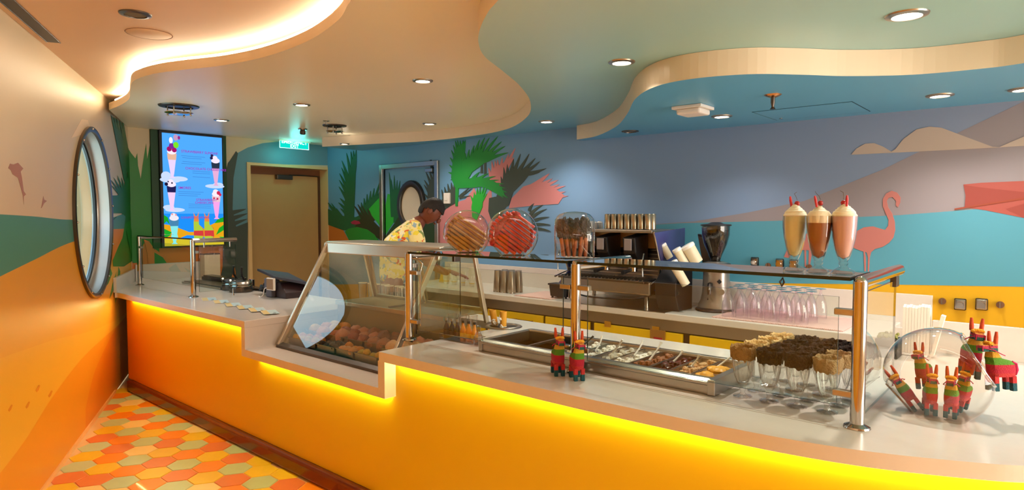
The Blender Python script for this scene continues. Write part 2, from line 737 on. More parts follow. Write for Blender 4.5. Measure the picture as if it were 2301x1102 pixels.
# ---- porthole (window_1): collar, ring, inner ring, pane
window = struct('window_1', lt([(PC_R - 0.028, 0.012), (PC_R - .028, 0.02), (PC_R + .0, 0.026), (PC_R + 0.012, 0.020), (PC_R + 0.012, 0.0), (PC_R - .028, 0.0)], n=72, close=True), M['dsteel'], smooth=True)
window.location = LWp(PC_U, PC_Z, 0.0)
# local x -> along wall, local y -> -z, local z -> room normal
rotm = Matrix(((-LWD.x, 0.0, LWN.x, 0), (-LWD.y, 0.0, LWN.y, 0), (0.0, 1.0, 0.0, 0), (0, 0, 0, 1)))
window.rotation_euler = rotm.to_euler()


def wchild(name, bm, m, **k):
    return obj(name, bm, m, window, world=False, **k)


PD = 0.13
wchild('reveal', lt([(PC_R - .004, 0.004), (PC_R - .004, -PD)], n=72), mat('brushed steel reveal', (214, 212, 208), 0.32, 0.85, var=0.06, scale=6), smooth=True)
wchild('inner_ring', lt([(PC_R - .06, -PD + .03), (PC_R - .045, -PD + .04), (PC_R - .004, -PD + .04), (PC_R - .004, -PD), (PC_R - .06, -PD)], n=72, close=True), M['chrome'], smooth=True)
wchild('gasket', lt([(PC_R - .07, -PD + .03), (PC_R - .06, -PD + .04), (PC_R - .055, -PD + .03), (PC_R - .06, -PD + .01)], n=72, close=True), M['black'], smooth=True)
wchild('glass_pane', lt([(0, -PD + .02), (PC_R - .06, -PD + .02), (PC_R - .06, -PD + .01), (0, -PD + .01)], n=72), M['glass'])
bb = B()
for k in range(12):
    a = 2 * PI * k / 12 + .1
    sphere(bb, ((PC_R - .008) * math.cos(a), (PC_R - .008) * math.sin(a), 0.026), 0.009, 8, 6)
wchild('rivet', bb, M['chrome'], smooth=True)['kind'] = 'stuff'

# ---- end wall (x = XE) with door opening, back wall with steel door, the two walls behind the viewer
D0, D1, DZ = 3.845, 4.93, 2.25
m_endw = mat('end wall cream', (214, 196, 160), 0.45, var=0.03, scale=2)


def rect(bm, plane, a0, a1, z0, z1, t=0.06, mi=0):
    if plane == 'x':
        return box(bm, XE - t, XE, a0, a1, z0, z1, mi)
    return box(bm, a0, a1, YB, YB + t, z0, z1, mi)


bm = B()
rect(bm, 'x', 1.9, D0, 0, ZC + .02)
rect(bm, 'x', D0, D1, DZ, ZC + .02)
rect(bm, 'x', D1, YB + .06, 0, ZC + .02)
wall_end = struct('wall_end', bm, m_endw)


def xw(px, py, off):
    v = P(px, py, x=XE)
    return v.y, v.z


def pclip(poly, side):
    # corner of left wall and end wall in the picture: split a traced outline there
    xa, ya, xb, yb = 286.2, 255.0, 296.8, 627.0
    g = lambda p: side * (p[0] - (xa + (xb - xa) * (p[1] - ya) / (yb - ya)))
    out = []
    for i, p in enumerate(poly):
        q = poly[(i + 1) % len(poly)]
        a, b = g(p), g(q)
        if a >= 0:
            out.append(p)
        if (a > 0 > b) or (a < 0 < b):
            t = a / (a - b)
            out.append((p[0] + (q[0] - p[0]) * t, p[1] + (q[1] - p[1]) * t))
    return out if len(out) > 2 else None


def end_decal(name, polys, m, layer, parent=None):
    off = 0.0008 + 0.0016 * layer
    bm = B()
    left = [c for c in (pclip(p, -1) for p in polys) if c]
    if left:
        lw_decal(name, left, m, off)
    for p in (c for c in (pclip(p, 1) for p in polys) if c):
        q = [(P(a, b, x=XE).y, P(a, b, x=XE).z) for a, b in p]
        q = [(min(y, D0 - 0.035) if name != 'mural_sky' else y, z) for y, z in q]
        off += 0.00005
        prism(bm, q, 0, off, f=lambda a, b, c: (XE + c, a, b))
    return obj(name, bm, m, parent or wall_end)


def back_decal(name, polys, m, layer, parent=None):
    off = 0.0008 + 0.0016 * layer
    bm = B()
    for p in polys:
        q = [(P(a, b, y=YB).x, P(a, b, y=YB).z) for a, b in p]
        off += 0.00005
        prism(bm, q, 0, off, f=lambda a, b, c: (a, YB - c, b))
    return obj(name, bm, m, parent or wall_back)


# back wall with the opening of the steel framed door
BD0, BD1, BDZ = -6.36, -5.41, 2.20
m_sky = ramp_mat('mural sky', [(0.0, (104, 160, 198)), (0.35, (116, 166, 208)), (0.6, (122, 154, 194)), (1.0, (136, 146, 170))], axis=0, lo=-7.5, hi=0.2, rough=0.42, const=False)
bm = B()
rect(bm, 'y', XE - .8, BD0, 0, ZC + .02)
rect(bm, 'y', BD0, BD1, BDZ, ZC + .02)
rect(bm, 'y', BD1, XR, 0, ZC + .02)
wall_back = struct('wall_back', bm, m_sky)
struct('wall_right', bx(XR, XR + .06, LW1.y, YB, 0, ZC + .02), M['cream'])

# ---------------------------------------------------------------- mural prints
C_ = lambda n, c: mat('mural ' + n, c, 0.42, var=0.03, scale=3)
mg, mdg, mbg, mdk, mpk, mor = C_('leaf green', (34, 142, 54)), C_('deep green', (24, 98, 58)), C_('bright green', (44, 176, 54)), C_('dark leaf', (66, 76, 66)), C_('pink leaf', (206, 132, 134)), C_('sand orange', (214, 120, 44))
mteal = C_('sea', (84, 154, 176))
mgrey = C_('pale beach sky', (146, 138, 144))
mcloud = C_('cloud', (186, 170, 158))
mpar, mpar2 = C_('parasol', (164, 84, 78)), C_('parasol shade', (148, 70, 64))
mfl = C_('flamingo', (186, 116, 110))
mye = C_('yellow sand', (216, 164, 24))


def spike(r, t, w, bend=0.0):
    """lens shaped leaf from root r to tip t, width w (pixels), bend sideways"""
    dx, dy = t[0] - r[0], t[1] - r[1]
    L = math.hypot(dx, dy)
    nx, ny = -dy / L, dx / L
    a, b = [], []
    for s in (0.0, 0.2, 0.4, 0.6, 0.8, 0.93):
        wd_ = w * 0.5 * (1 - s) ** 0.7 * (1.0 if s > 0.0 else 0.8)
        bd = bend * 4 * s * (1 - s)
        cx, cy = r[0] + dx * s + nx * bd, r[1] + dy * s + ny * bd
        a.append((cx + nx * wd_, cy + ny * wd_))
        b.append((cx - nx * wd_, cy - ny * wd_))
    return a + [t] + b[::-1]


def frond(roots, tips, w, bend=0.0):
    n = len(tips)
    out = []
    for i, t in enumerate(tips):
        s = i / max(1, n - 1) * (len(roots) - 1)
        k = min(int(s), len(roots) - 2)
        f = s - k
        r = (roots[k][0] + (roots[k + 1][0] - roots[k][0]) * f, roots[k][1] + (roots[k + 1][1] - roots[k][1]) * f)
        out.append(spike(r, t, w, bend))
    return out


# back wall: sea, beach sky, yellow sand
back_decal('mural_beach', [[(1440, 506), (1560, 498), (1680, 478), (1807, 452), (1982, 382), (2150, 300), (2301, 228), (2420, 170), (2420, 480), (2301, 489), (2150, 476), (2020, 485), (1770, 497), (1600, 503)]], mgrey, 0)
back_decal('mural_sea', [[(1300, 512), (1440, 507), (1530, 502), (1770, 496), (1930, 488), (2020, 484), (2150, 474), (2200, 470), (2301, 489), (2420, 500), (2420, 648), (2301, 645), (2018, 640), (1750, 637), (1300, 632)]], mteal, 1)
back_decal('mural_sand', [[(740, 640), (1300, 632), (1750, 637), (2018, 640), (2301, 645), (2420, 648), (2420, 860), (2301, 860), (1500, 720), (740, 690)]], mye, 0)
back_decal('mural_cloud', [[(1913, 348), (1925, 334), (1945, 323), (1965, 322), (1985, 330), (2003, 341), (2012, 336), (2030, 313), (2060, 291), (2088, 285), (2115, 287), (2160, 304), (2230, 330), (2246, 331), (2275, 318), (2301, 307), (2340, 300), (2340, 326), (2301, 328), (2200, 334), (2060, 341)]], mcloud, 2)
back_decal('mural_parasol', [[(2165, 415), (2205, 411), (2301, 407), (2400, 404), (2400, 508), (2301, 490), (2215, 473), (2168, 466), (2170, 440)]], mpar, 2)
back_decal('mural_parasol_shade', [[(2166, 416), (2200, 421), (2301, 432), (2400, 442), (2400, 425), (2301, 445), (2145, 471), (2168, 466), (2170, 440)], [(2260, 470), (2301, 458), (2400, 430), (2400, 508), (2301, 490)]], mpar2, 3)
back_decal('mural_parasol_pole', [[(2145, 469), (2301, 444), (2400, 428), (2400, 432), (2301, 448), (2145, 472)]], C_('pole brown', (150, 72, 54)), 4)
fl = [(1984, 448), (1992, 435), (2004, 429), (2016, 433), (2024, 444), (2023, 456), (2018, 466), (2013, 462), (2014, 452), (2006, 443), (1997, 445), (1993, 452), (1996, 466), (2005, 480), (2011, 498), (2012, 518), (2008, 534), (1998, 546), (1984, 555), (1966, 560), (1958, 567), (1955, 578), (1953, 612), (1950, 612), (1951, 580), (1948, 568), (1944, 566), (1946, 580), (1946, 612), (1943, 612), (1941, 566), (1930, 562), (1915, 556), (1915, 530), (1925, 520), (1942, 511), (1962, 509), (1978, 514), (1989, 517), (1996, 508), (1997, 494), (1990, 478), (1984, 464)]
back_decal('mural_flamingo', [fl, [(1762, 578), (1776, 545), (1800, 528), (1830, 522), (1850, 530), (1850, 550), (1838, 560), (1826, 562), (1820, 600), (1817, 600), (1818, 563), (1812, 562), (1812, 600), (1809, 600), (1808, 562), (1785, 565), (1772, 580)]], mfl, 3)
# back wall: the jungle
def c6(pts):
    return [(719 + x / 3.06, 292 + y / 3.06) for x, y in pts]


def fr6(root, tips, w, bend=0.0):
    return frond(c6(root), c6(tips), w / 3.06, bend / 3.06)


back_decal('mural_dune', [c6([(50, 650), (110, 660), (160, 690), (205, 770), (210, 800), (50, 800)])], mor, 1)
back_decal('mural_pink_hill', [c6([(810, 800), (815, 640), (850, 560), (920, 505), (1000, 480), (1060, 400), (1110, 500), (1180, 400), (1195, 800)])], mpk, 1)
back_decal('mural_pink_frond', fr6([(1330, 500), (1420, 430)], [(1710, 455), (1692, 425), (1690, 385), (1650, 375), (1640, 345), (1600, 335), (1580, 300), (1545, 335), (1500, 350)], 60)
           + fr6([(1190, 370), (1280, 260)], [(1160, 260), (1182, 215), (1205, 210), (1222, 205), (1255, 190), (1300, 165), (1345, 125), (1335, 190)], 34)
           + [c6([(1300, 540), (1320, 470), (1400, 390), (1480, 365), (1560, 370), (1640, 420), (1680, 450), (1640, 510), (1480, 520)]), c6([(1165, 400), (1180, 270), (1290, 215), (1300, 260), (1230, 400)])], mpk, 2)
back_decal('mural_dark_frond', fr6([(1240, 470), (1290, 360), (1400, 300)], [(1215, 470), (1232, 390), (1245, 320), (1265, 255), (1290, 235), (1333, 200), (1380, 165), (1440, 165), (1482, 195), (1515, 216), (1558, 265), (1515, 290)], 38, 6)
           + [c6([(1195, 520), (1225, 430), (1260, 350), (1300, 290), (1360, 270), (1420, 290), (1440, 310), (1400, 360), (1330, 430), (1300, 520), (1230, 560)])]
           + fr6([(1440, 560), (1470, 680)], [(1476, 506), (1536, 516), (1560, 545), (1578, 600), (1586, 655), (1590, 700)], 26, -6)
           + fr6([(850, 540), (930, 440)], [(826, 480), (838, 410), (858, 392), (880, 370), (905, 362), (925, 355)], 28)
           + fr6([(960, 460), (960, 470)], [(1030, 395), (1045, 405), (1040, 452)], 16)
           + [c6([(835, 490), (870, 430), (935, 385), (940, 500), (870, 540), (840, 580)]), c6([(1105, 300), (1110, 240), (1120, 235), (1122, 300)]), c6([(1130, 310), (1132, 200), (1145, 200), (1146, 310)]), c6([(1160, 560), (1165, 470), (1210, 460), (1250, 480), (1300, 500), (1240, 600), (1180, 620)])], mdk, 3)
back_decal('mural_green_frond', fr6([(965, 250), (965, 340)], [(1001, 72), (985, 71), (965, 72), (947, 72), (932, 76), (918, 105), (905, 140), (896, 190), (890, 240), (884, 292), (900, 345)], 34, 4)
           + fr6([(1000, 300), (1060, 260), (1150, 200)], [(985, 190), (1002, 160), (1028, 135), (1062, 108), (1100, 68), (1135, 54), (1167, 54), (1224, 46), (1250, 82), (1275, 112), (1297, 157), (1262, 168), (1230, 180)], 36, -5)
           + [c6([(930, 395), (905, 330), (915, 220), (930, 140), (995, 80), (980, 200), (978, 275), (1020, 240), (1070, 190), (1130, 150), (1190, 150), (1190, 175), (1120, 240), (1050, 290), (1020, 340), (980, 400)])]
           + fr6([(1040, 360), (1180, 400)], [(1100, 290), (1160, 300), (1212, 318), (1236, 345), (1270, 372), (1280, 402), (1292, 432), (1298, 470), (1268, 470), (1240, 455)], 30, -4)
           + [c6([(930, 395), (1000, 340), (1080, 325), (1150, 335), (1220, 365), (1255, 400), (1275, 450), (1210, 430), (1130, 390), (1040, 400), (960, 402)]), c6([(935, 390), (958, 390), (950, 525), (934, 525)])], mg, 4)
back_decal('mural_bright_frond', fr6([(1070, 520), (1100, 510)], [(1040, 455), (1062, 430), (1085, 400), (1105, 396), (1130, 392), (1148, 400), (1150, 440)], 24)
           + [c6([(1045, 530), (1060, 450), (1125, 440), (1120, 530), (1080, 620), (1050, 600)]), c6([(340, 545), (400, 480), (436, 440), (436, 690), (400, 640), (360, 590)])], mbg, 5)
back_decal('mural_palm', fr6([(225, 330), (215, 620)], [(250, 140), (232, 143), (214, 150), (184, 160), (152, 212), (150, 260), (136, 300), (134, 345), (131, 390), (138, 470), (128, 500), (140, 540)], 34, 5)
           + [c6([(252, 138), (236, 600), (240, 700), (170, 640), (170, 520), (182, 420), (200, 320), (225, 230)])]
           + fr6([(150, 620), (190, 660)], [(52, 496), (62, 520), (80, 505), (95, 525), (115, 540), (130, 560)], 26)
           + fr6([(290, 600), (370, 520)], [(286, 500), (305, 470), (326, 442), (350, 420), (375, 402), (414, 356), (436, 380)], 26, 4)
           + [c6([(50, 540), (110, 570), (180, 600), (250, 600), (330, 560), (345, 600), (300, 680), (240, 700), (160, 690), (50, 650)])], mdg, 4)
back_decal('mural_dark_palm', fr6([(330, 660), (400, 600)], [(236, 520), (262, 512), (290, 520), (330, 540), (370, 580), (400, 620), (415, 660)], 30)
           + fr6([(775, 300), (776, 300)], [(760, 206), (768, 206)], 14)
           + [c6([(240, 690), (260, 620), (340, 600), (420, 680), (425, 765), (330, 690)])], C_('olive leaf', (48, 54, 30)), 5)
back_decal('mural_low_leaf', [c6([(175, 700), (200, 680), (260, 668), (330, 686), (380, 722), (412, 772), (412, 800), (215, 800), (200, 750)])], C_('leaf highlight', (36, 138, 48)), 6)
back_decal('mural_pink_flower', [c6([(216, 636), (240, 622), (275, 630), (284, 645), (250, 652), (225, 648)])], C_('flower', (170, 40, 70)), 7)

# end wall: blue wedge, dark palm mass, sand
end_decal('mural_sky', [[(505, 400), (512, 366), (530, 346), (556, 332), (590, 322), (640, 317), (700, 318), (738, 322), (738, 372), (556, 368), (556, 640), (505, 640)]], C_('pale teal', (98, 146, 160)), 0)
end_decal('mural_sand', [[(297, 625), (297, 560), (285, 540), (300, 520), (360, 528), (460, 545), (556, 560), (556, 650), (460, 640)]], mor, 1)
def c3(pts):
    return [(230 + x / 2.506, 240 + y / 2.506) for x, y in pts]


end_decal('mural_trunk', [c3([(60, 900), (50, 820), (100, 740), (125, 640), (130, 520), (150, 400), (140, 228), (162, 262), (186, 292), (196, 262), (200, 330), (216, 408), (226, 330), (246, 208), (252, 300), (268, 210), (282, 120), (300, 120), (320, 820), (240, 760), (180, 860), (120, 900)])], m_green, 2)
end_decal('mural_palm', [c3(p) for p in ([(45, 48), (56, 60), (100, 210), (128, 330), (140, 420), (120, 420)], [(60, 58), (70, 66), (120, 240), (140, 330), (132, 380)], [(74, 64), (86, 76), (130, 250), (145, 330), (132, 330)],
                         [(92, 76), (104, 90), (138, 240), (148, 320), (136, 300)], [(108, 88), (118, 96), (145, 250), (152, 400), (140, 400)])]
          + [spike(*c3([(130, 540), t]), 8, 1.5) for t in ((42, 410), (44, 440), (60, 398), (80, 386), (104, 398))]
          + [c3([(48, 500), (48, 600), (110, 600), (128, 560), (120, 480), (80, 500)]), c3([(100, 560), (128, 400), (152, 400), (156, 640), (120, 660)])], C_('frond green', (26, 100, 36)), 3)
end_decal('mural_curl_teal', [c3([(52, 690), (58, 640), (80, 616), (110, 606), (126, 618), (118, 688)])], C_('curl teal', (74, 130, 122)), 4)
end_decal('mural_curl_orange', [c3([(48, 850), (50, 760), (53, 690), (118, 688), (108, 740), (80, 800), (52, 868)])], mor, 4)
end_decal('mural_blade', [c3(p) for p in ([(130, 700), (160, 690), (200, 800), (215, 880), (170, 880), (150, 800)], [(290, 820), (340, 850), (360, 880), (290, 885)], [(230, 745), (250, 745), (300, 800), (285, 810)])], m_green, 5)
end_decal('mural_sand_blade', [c3(p) for p in ([(195, 770), (206, 800), (222, 860), (226, 884), (214, 880), (206, 840)], [(232, 748), (262, 760), (290, 800), (292, 884), (256, 884), (250, 820)])], mor, 6)
end_decal('mural_dark_palm', [[(500, 600), (503, 400), (512, 368), (530, 340), (534, 345), (524, 400), (522, 470), (530, 510), (556, 500), (556, 640), (535, 640), (527, 600), (515, 640), (492, 640)]]
          + frond([(515, 480), (515, 560)], [(553, 470), (556, 480), (556, 492), (556, 505), (556, 520), (556, 535), (552, 548)], 12), mdk, 4)

# ---- ceiling and the dropped wavy layers
m_sage = ramp_mat('mural sky ceiling', [(0.0, (180, 204, 196)), (0.45, (150, 198, 196)), (1.0, (104, 172, 206))], axis=1, lo=1.6, hi=4.9, rough=0.32, const=False)  # ceiling colour runs from sage at the front to blue at the back
m_cream2 = mat('cream ceiling paint', (250, 240, 214), 0.34, var=0.02, scale=1.5)
m_blue = mat('blue ceiling paint', (92, 170, 214), 0.34, var=0.03, scale=2)
ceiling = struct('ceiling', prism(B(), [(XE - .5, 1.6), (XE - .5, LW0.y - .25), (XR, LW1.y), (XR, YB), (XE - .5, YB)][1:], ZC, ZC + .06), M['peach'])
lip1 = catmull([tuple(P(*p, z=2.57)[:2]) for p in [(245, 248), (270, 238), (290, 224), (293, 205), (300, 184), (340, 169), (400, 160), (500, 149), (600, 128), (690, 95), (755, 52), (779, 18), (782, -10)]]
               + [(-2.25, 1.35), (-1.9, 0.95), (-1.0, 0.5), (0.4, 0.35), (XR, 0.2)], 6)
lip1 = [(p[0], max(p[1], LW0.y + (p[0] - LW0.x) * LWD.y / LWD.x - 0.02)) for p in lip1]
layer1 = struct('ceiling', prism(B(), [(XE, LW0.y + .0)] + lip1 + [(XR, YB), (XE, YB)], 2.575, 2.635, 0, 1, 2), [M['cream'], M['edge'], m_cream2])
lip2 = catmull([(XR, 1.15), (0.8, 1.2), (-0.6, 1.4), (-1.3, 1.62)] + [tuple(P(*p, z=2.46)[:2]) for p in
               [(1120, 0), (1095, 30), (1077, 70), (1076, 100), (1090, 128), (1130, 160), (1170, 195), (1192, 230), (1185, 262), (1140, 290), (1060, 306), (950, 318), (850, 323), (760, 328), (724, 330)]], 6)
layer2 = struct('ceiling', prism(B(), lip2 + [(-6.80, YB), (XR, YB)], 2.46, 2.574, 0, 1, 2), [M['cream'], M['edge'], m_sage])
lip3 = catmull([tuple(P(*p, z=2.33)[:2]) for p in [(1296, 314), (1340, 306), (1385, 284), (1410, 255), (1428, 222), (1470, 196), (1550, 178), (1680, 167), (1800, 168), (1900, 171), (2050, 168), (2200, 155), (2301, 142)]]
               + [(0.3, 3.62), (1.2, 3.4), (2.2, 3.6), (XR, 3.5)], 6)
layer3 = struct('ceiling', prism(B(), lip3 + [(XR, YB), (lip3[0][0], YB)], 2.33, 2.459, 0, 1, 2), [M['cream'], M['edge'], m_blue])

# LED strip lying on the lip of the cream layer
led = []
n = len(lip1)
for i, p in enumerate(lip1):
    a, b = Vector(lip1[max(0, i - 1)]), Vector(lip1[min(n - 1, i + 1)])
    d = (b - a)
    if d.length < 1e-6:
        continue
    d.normalize()
    nn = Vector((-d.y, d.x))
    if i < 2:
        continue
    led.append((p[0] + nn.x * 0.030, p[1] + nn.y * 0.030, 2.655))
struct('trim_1', tb(led, 0.007, 6), emis('cove LED', (255, 240, 206), 46.0))
# ================================================================ DOORS
m_dframe = mat('tan door frame', (228, 190, 132), 0.4, var=0.03)
m_dleaf = mat('tan door leaf', (196, 156, 98), 0.45, var=0.04)
R = 0.46                                   # depth of the door recess
bm = B()
box(bm, XE - R, XE + .012, D0 - .045, D0, 0, DZ + .035)
box(bm, XE - R, XE + .012, D0, D1 - .0, DZ, DZ + .035)
box(bm, XE - R, XE + .006, D1 - .004, YB - .001, 0, DZ + .035)
door1 = struct('door_1', bm, m_dframe)
obj('door_leaf', bx(XE - .24, XE - .19, D0 + .004, D1 - .34 + .33, 0.01, DZ - .09, 0), m_dleaf, door1, bevel=.003)
obj('door_header', bx(XE - .24, XE - .17, D0 + .002, D1 - .006, DZ - .09, DZ - .002), mat('dark door header', (120, 72, 34), .5), door1)
obj('door_closer', bx(XE - .17, XE - .11, D0 + .42, D0 + .64, DZ - .15, DZ - .09), M['dsteel'], door1, bevel=.006)
obj('closer_arm', tb([(XE - .13, D0 + .6, DZ - .09), (XE - .12, D0 + .75, DZ - .085), (XE - .15, D1 - .03, DZ - .09)], .008, 8), M['dsteel'], door1)
obj('door_stop', bx(XE - .19, XE - .165, D1 - .03, D1 - .006, 0.01, DZ - .09), mat('dark reveal', (90, 52, 24), .6), door1)
# steel framed crew door in the back wall, covered by the same mural
bm = B()
ft = 0.055
box(bm, BD0 - ft, BD0, YB - .035, YB + .05, 0, BDZ + ft)
box(bm, BD1, BD1 + ft, YB - .035, YB + .05, 0, BDZ + ft)
box(bm, BD0, BD1, YB - .035, YB + .05, BDZ, BDZ + ft)
door2 = struct('door_2', bm, M['steel'], bevel=.004)
dl = obj('door_leaf', bx(BD0 + .004, BD1 - .004, YB + .014, YB + .045, 0.01, BDZ - .004), m_sky, door2)


def leaf_decal(name, polys, m, layer):
    bm = B()
    for p in polys:
        q = [(max(BD0 + .006, min(BD1 - .006, P(a, b, y=YB).x)), P(a, b, y=YB).z) for a, b in p]
        ex_ = 0.0006 + .0016 * layer + .00005 * polys.index(p)
        prism(bm, q, 0, ex_, f=lambda a, b, c: (a, YB + .014 - c, b))
    return obj(name, bm, m, dl)


leaf_decal('mural_bright_leaf', [c6([(440, 520), (460, 440), (500, 450), (515, 560), (500, 640), (440, 720)])], mbg, 1)
leaf_decal('mural_leaf', fr6([(495, 600), (520, 520)], [(470, 290), (484, 340), (505, 312), (525, 345), (545, 350), (565, 375), (590, 374), (585, 400)], 30, 3) + [c6([(485, 420), (560, 400), (560, 520), (520, 640), (500, 640), (505, 520)])], mdg, 2)
leaf_decal('mural_dark_leaf', fr6([(790, 540), (800, 420)], [(714, 440), (709, 375), (712, 345), (724, 292), (746, 280), (768, 270), (790, 285)], 34, 3) + [c6([(740, 540), (735, 430), (750, 350), (800, 320), (806, 700), (745, 640)])], mdk, 3)
leaf_decal('mural_jungle', [c6([(560, 560), (700, 560), (806, 600), (806, 800), (440, 800), (440, 730), (510, 640)])], C_('deep moss', (40, 66, 34)), 4)
pc = P(925, 462, y=YB)
pr = 0.235
bm = B()
lathe(bm, [(pr - .055, 0), (pr - .055, .035), (pr - .04, .045), (pr, .045), (pr + .008, .03), (pr + .008, 0)], n=40, axis='y')
for v in bm.verts:
    v.co = Vector((v.co.x, -v.co.y, v.co.z * 1.22)) + Vector((pc.x, YB + .013, pc.z))
ph = obj('porthole_ring', bm, M['dsteel'], dl, smooth=True)
bm = cyl(B(), (0, 0, 0), pr - .055, 0.012, 36, axis='y')
for v in bm.verts:
    v.co = Vector((v.co.x, v.co.y, v.co.z * 1.22)) + Vector((pc.x, YB - .004, pc.z))
obj('porthole_pane', bm, mat('frosted pane', (226, 212, 186), 0.3, var=.03), dl)
obj('door_closer', bx(BD1 - .16, BD1 - .04, YB - .03, YB + .01, BDZ - .07, BDZ - .03), M['steel'], door2, bevel=.004)

# ================================================================ WALL MOUNTED: menu screen, exit sign, switches
ty0, ty1, tz0, tz1 = 2.785, 3.495, 1.27, 2.575
tv = thing('menu_screen', 'tall bright menu screen in black frame on leafy wall', 'screen', (XE, (ty0 + ty1) / 2, tz0))
obj('bezel', bx(XE + .003, XE + .058, ty0 - .0, ty1, tz0, tz1), M['black'], tv, bevel=.006)
obj('wall_box', bx(XE + .003, XE + .028, ty0 - .075, ty1 + .045, tz0 - .0, tz1 + .045), mat('dark green backing', (18, 66, 28), .5), tv)
XS = XE + .0585
SE = 1.12
sy0, sy1, sz0, sz1 = ty0 + .03, ty1 - .02, tz0 + .02, tz1 - .03
scr = obj('screen_panel', bx(XS - .001, XS, sy0, sy1, sz0, sz1), emis('screen sky', (78, 166, 250), SE), tv)
SW, SH = sy1 - sy0, sz1 - sz0
scm = {}


def sc(col):
    if col not in scm:
        scm[col] = emis('screen %d %d %d' % col, col, SE)
    return scm[col]


lay = [0]


def spoly(bm_polys, col, name='screen_picture'):
    lay[0] += 1
    bm = B()
    for p in bm_polys:
        q = [(sy0 + SW * a / 100, sz1 - SH * b / 180) for a, b in p]
        prism(bm, q, 0, .0002 + .00006 * lay[0], f=lambda a, b, c: (XS + c, a, b))
    o = obj(name, bm, sc(col), scr)
    if len(bm_polys) > 1:
        o['kind'] = 'stuff'          # flat print on the screen
    return o


def ell(cx, cy, rx, ry, n=18):
    return [(cx + rx * math.cos(2 * PI * k / n), cy + ry * math.sin(2 * PI * k / n)) for k in range(n)]


spoly([[(0, 128), (100, 128), (100, 180), (0, 180)]], (30, 140, 240))
spoly([[(0, 145), (8, 146), (20, 150), (40, 158), (55, 158), (75, 148), (100, 136), (100, 180), (0, 180)]], (226, 160, 24))
spoly([[(0, 168), (100, 166), (100, 180), (0, 180)]], (206, 186, 44))
spoly([[(0, 130), (6, 134), (9, 146), (4, 140), (0, 144)], [(0, 152), (12, 158), (6, 164), (0, 160)], [(84, 144), (90, 137), (100, 134), (100, 142)], [(86, 164), (92, 152), (100, 147), (100, 156)]], (30, 160, 40))
spoly([ell(12, 74, 17, 5), ell(26, 72, 14, 4), ell(5, 68, 8, 7), ell(18, 122, 16, 3.5), ell(8, 118, 9, 4), ell(86, 82, 17, 3.5), ell(92, 79, 9, 3.4)], (196, 214, 250))


def sundae(x, y, cup, mid, top, extra):
    spoly([[(x - 6.5, y), (x + 6.5, y), (x + 3.0, y + 24), (x + 2, y + 28), (x + 5, y + 31), (x - 5, y + 31), (x - 2, y + 28), (x - 3.0, y + 24)]], cup)
    spoly([[(x - 7.5, y - 8), (x + 7.5, y - 8), (x + 6.6, y + 2), (x - 6.6, y + 2)]], mid)
    spoly([ell(x, y - 11, 7.5, 4.5), ell(x - 1, y - 15, 4.6, 4)], top)
    spoly([ell(x + dx, y + dy, r, r) for dx, dy, r in extra[1]], extra[0])


sundae(15, 40, (226, 206, 246), (226, 178, 150), (246, 232, 246), ((160, 20, 100), [(-4, -15, 4), (4, -14, 4)]))
spoly([ell(15, 20, 4.4, 4.6)], (120, 40, 150))
spoly([ell(22, 18, 4.4, 5)], (120, 220, 40))
spoly([ell(14, 11, 3, 5)], (240, 236, 250))
spoly([ell(22, 6, 4, 5)], (190, 150, 190))
spoly([ell(27, 6, 2, 3)], (150, 40, 130))
sundae(88, 50, (226, 170, 210), (40, 50, 70), (240, 226, 246), ((40, 34, 80), [(-7, -15, 2.6), (-6, -19, 2.4)]))
sundae(13, 92, (236, 200, 236), (34, 30, 80), (240, 226, 240), ((30, 24, 60), [(-8, -11, 2.8), (1, -13, 1.4), (-5, -15, 1.2)]))
sundae(88, 106, (240, 160, 226), (230, 190, 200), (240, 230, 240), ((200, 40, 80), [(4, -13, 3.2), (7, -10, 2.4), (-4, -4, 1.6), (2, -3, 1.8)]))
sundae(16, 146, (130, 226, 226), (70, 130, 170), (230, 226, 236), ((230, 150, 150), [(-3, -17, 1.5), (3, -16, 1.5)]))
# two paper donkeys pictured on the screen
for x in (53, 71):
    spoly([[(x - 5, 172), (x - 5, 142), (x - 4, 134), (x + 3, 134), (x + 4, 146), (x + 11, 152), (x + 12, 172), (x + 8, 172), (x + 7, 165), (x - 1, 165), (x - 1, 172)]], (206, 60, 60))
    spoly([[(x - 5, 156), (x - 5, 142), (x - 4, 136), (x + 3, 136), (x + 4, 146), (x + 10, 152), (x + 11, 156)]], (170, 196, 60))
    spoly([[(x - 4, 134), (x - 5, 126), (x - 2, 132), (x + 1, 132), (x + 4, 125), (x + 3, 134), (x + 4, 141), (x - 4, 141)]], (226, 130, 60))
spoly([[(30 + (i % 2) * 2, 34 + i * 3.1), (70 - (i % 3) * 6, 34.5 + i * 3.1), (70 - (i % 3) * 6, 35.1 + i * 3.1), (30 + (i % 2) * 2, 34.6 + i * 3.1)] for i in (0, 1, 3, 4)]
      + [[(48, 58 + i * 3.1), (78, 58.4 + i * 3.1), (78, 59 + i * 3.1), (48, 58.6 + i * 3.1)] for i in (0, 1, 3)]
      + [[(24, 92 + i * 3.1), (66 - i * 5, 92.4 + i * 3.1), (66 - i * 5, 93 + i * 3.1), (24, 92.6 + i * 3.1)] for i in (0, 1, 2)]
      + [[(40, 112 + i * 3.0), (78, 112.4 + i * 3.0), (78, 113 + i * 3.0), (40, 112.6 + i * 3.0)] for i in (0, 1, 2)], (60, 120, 190))


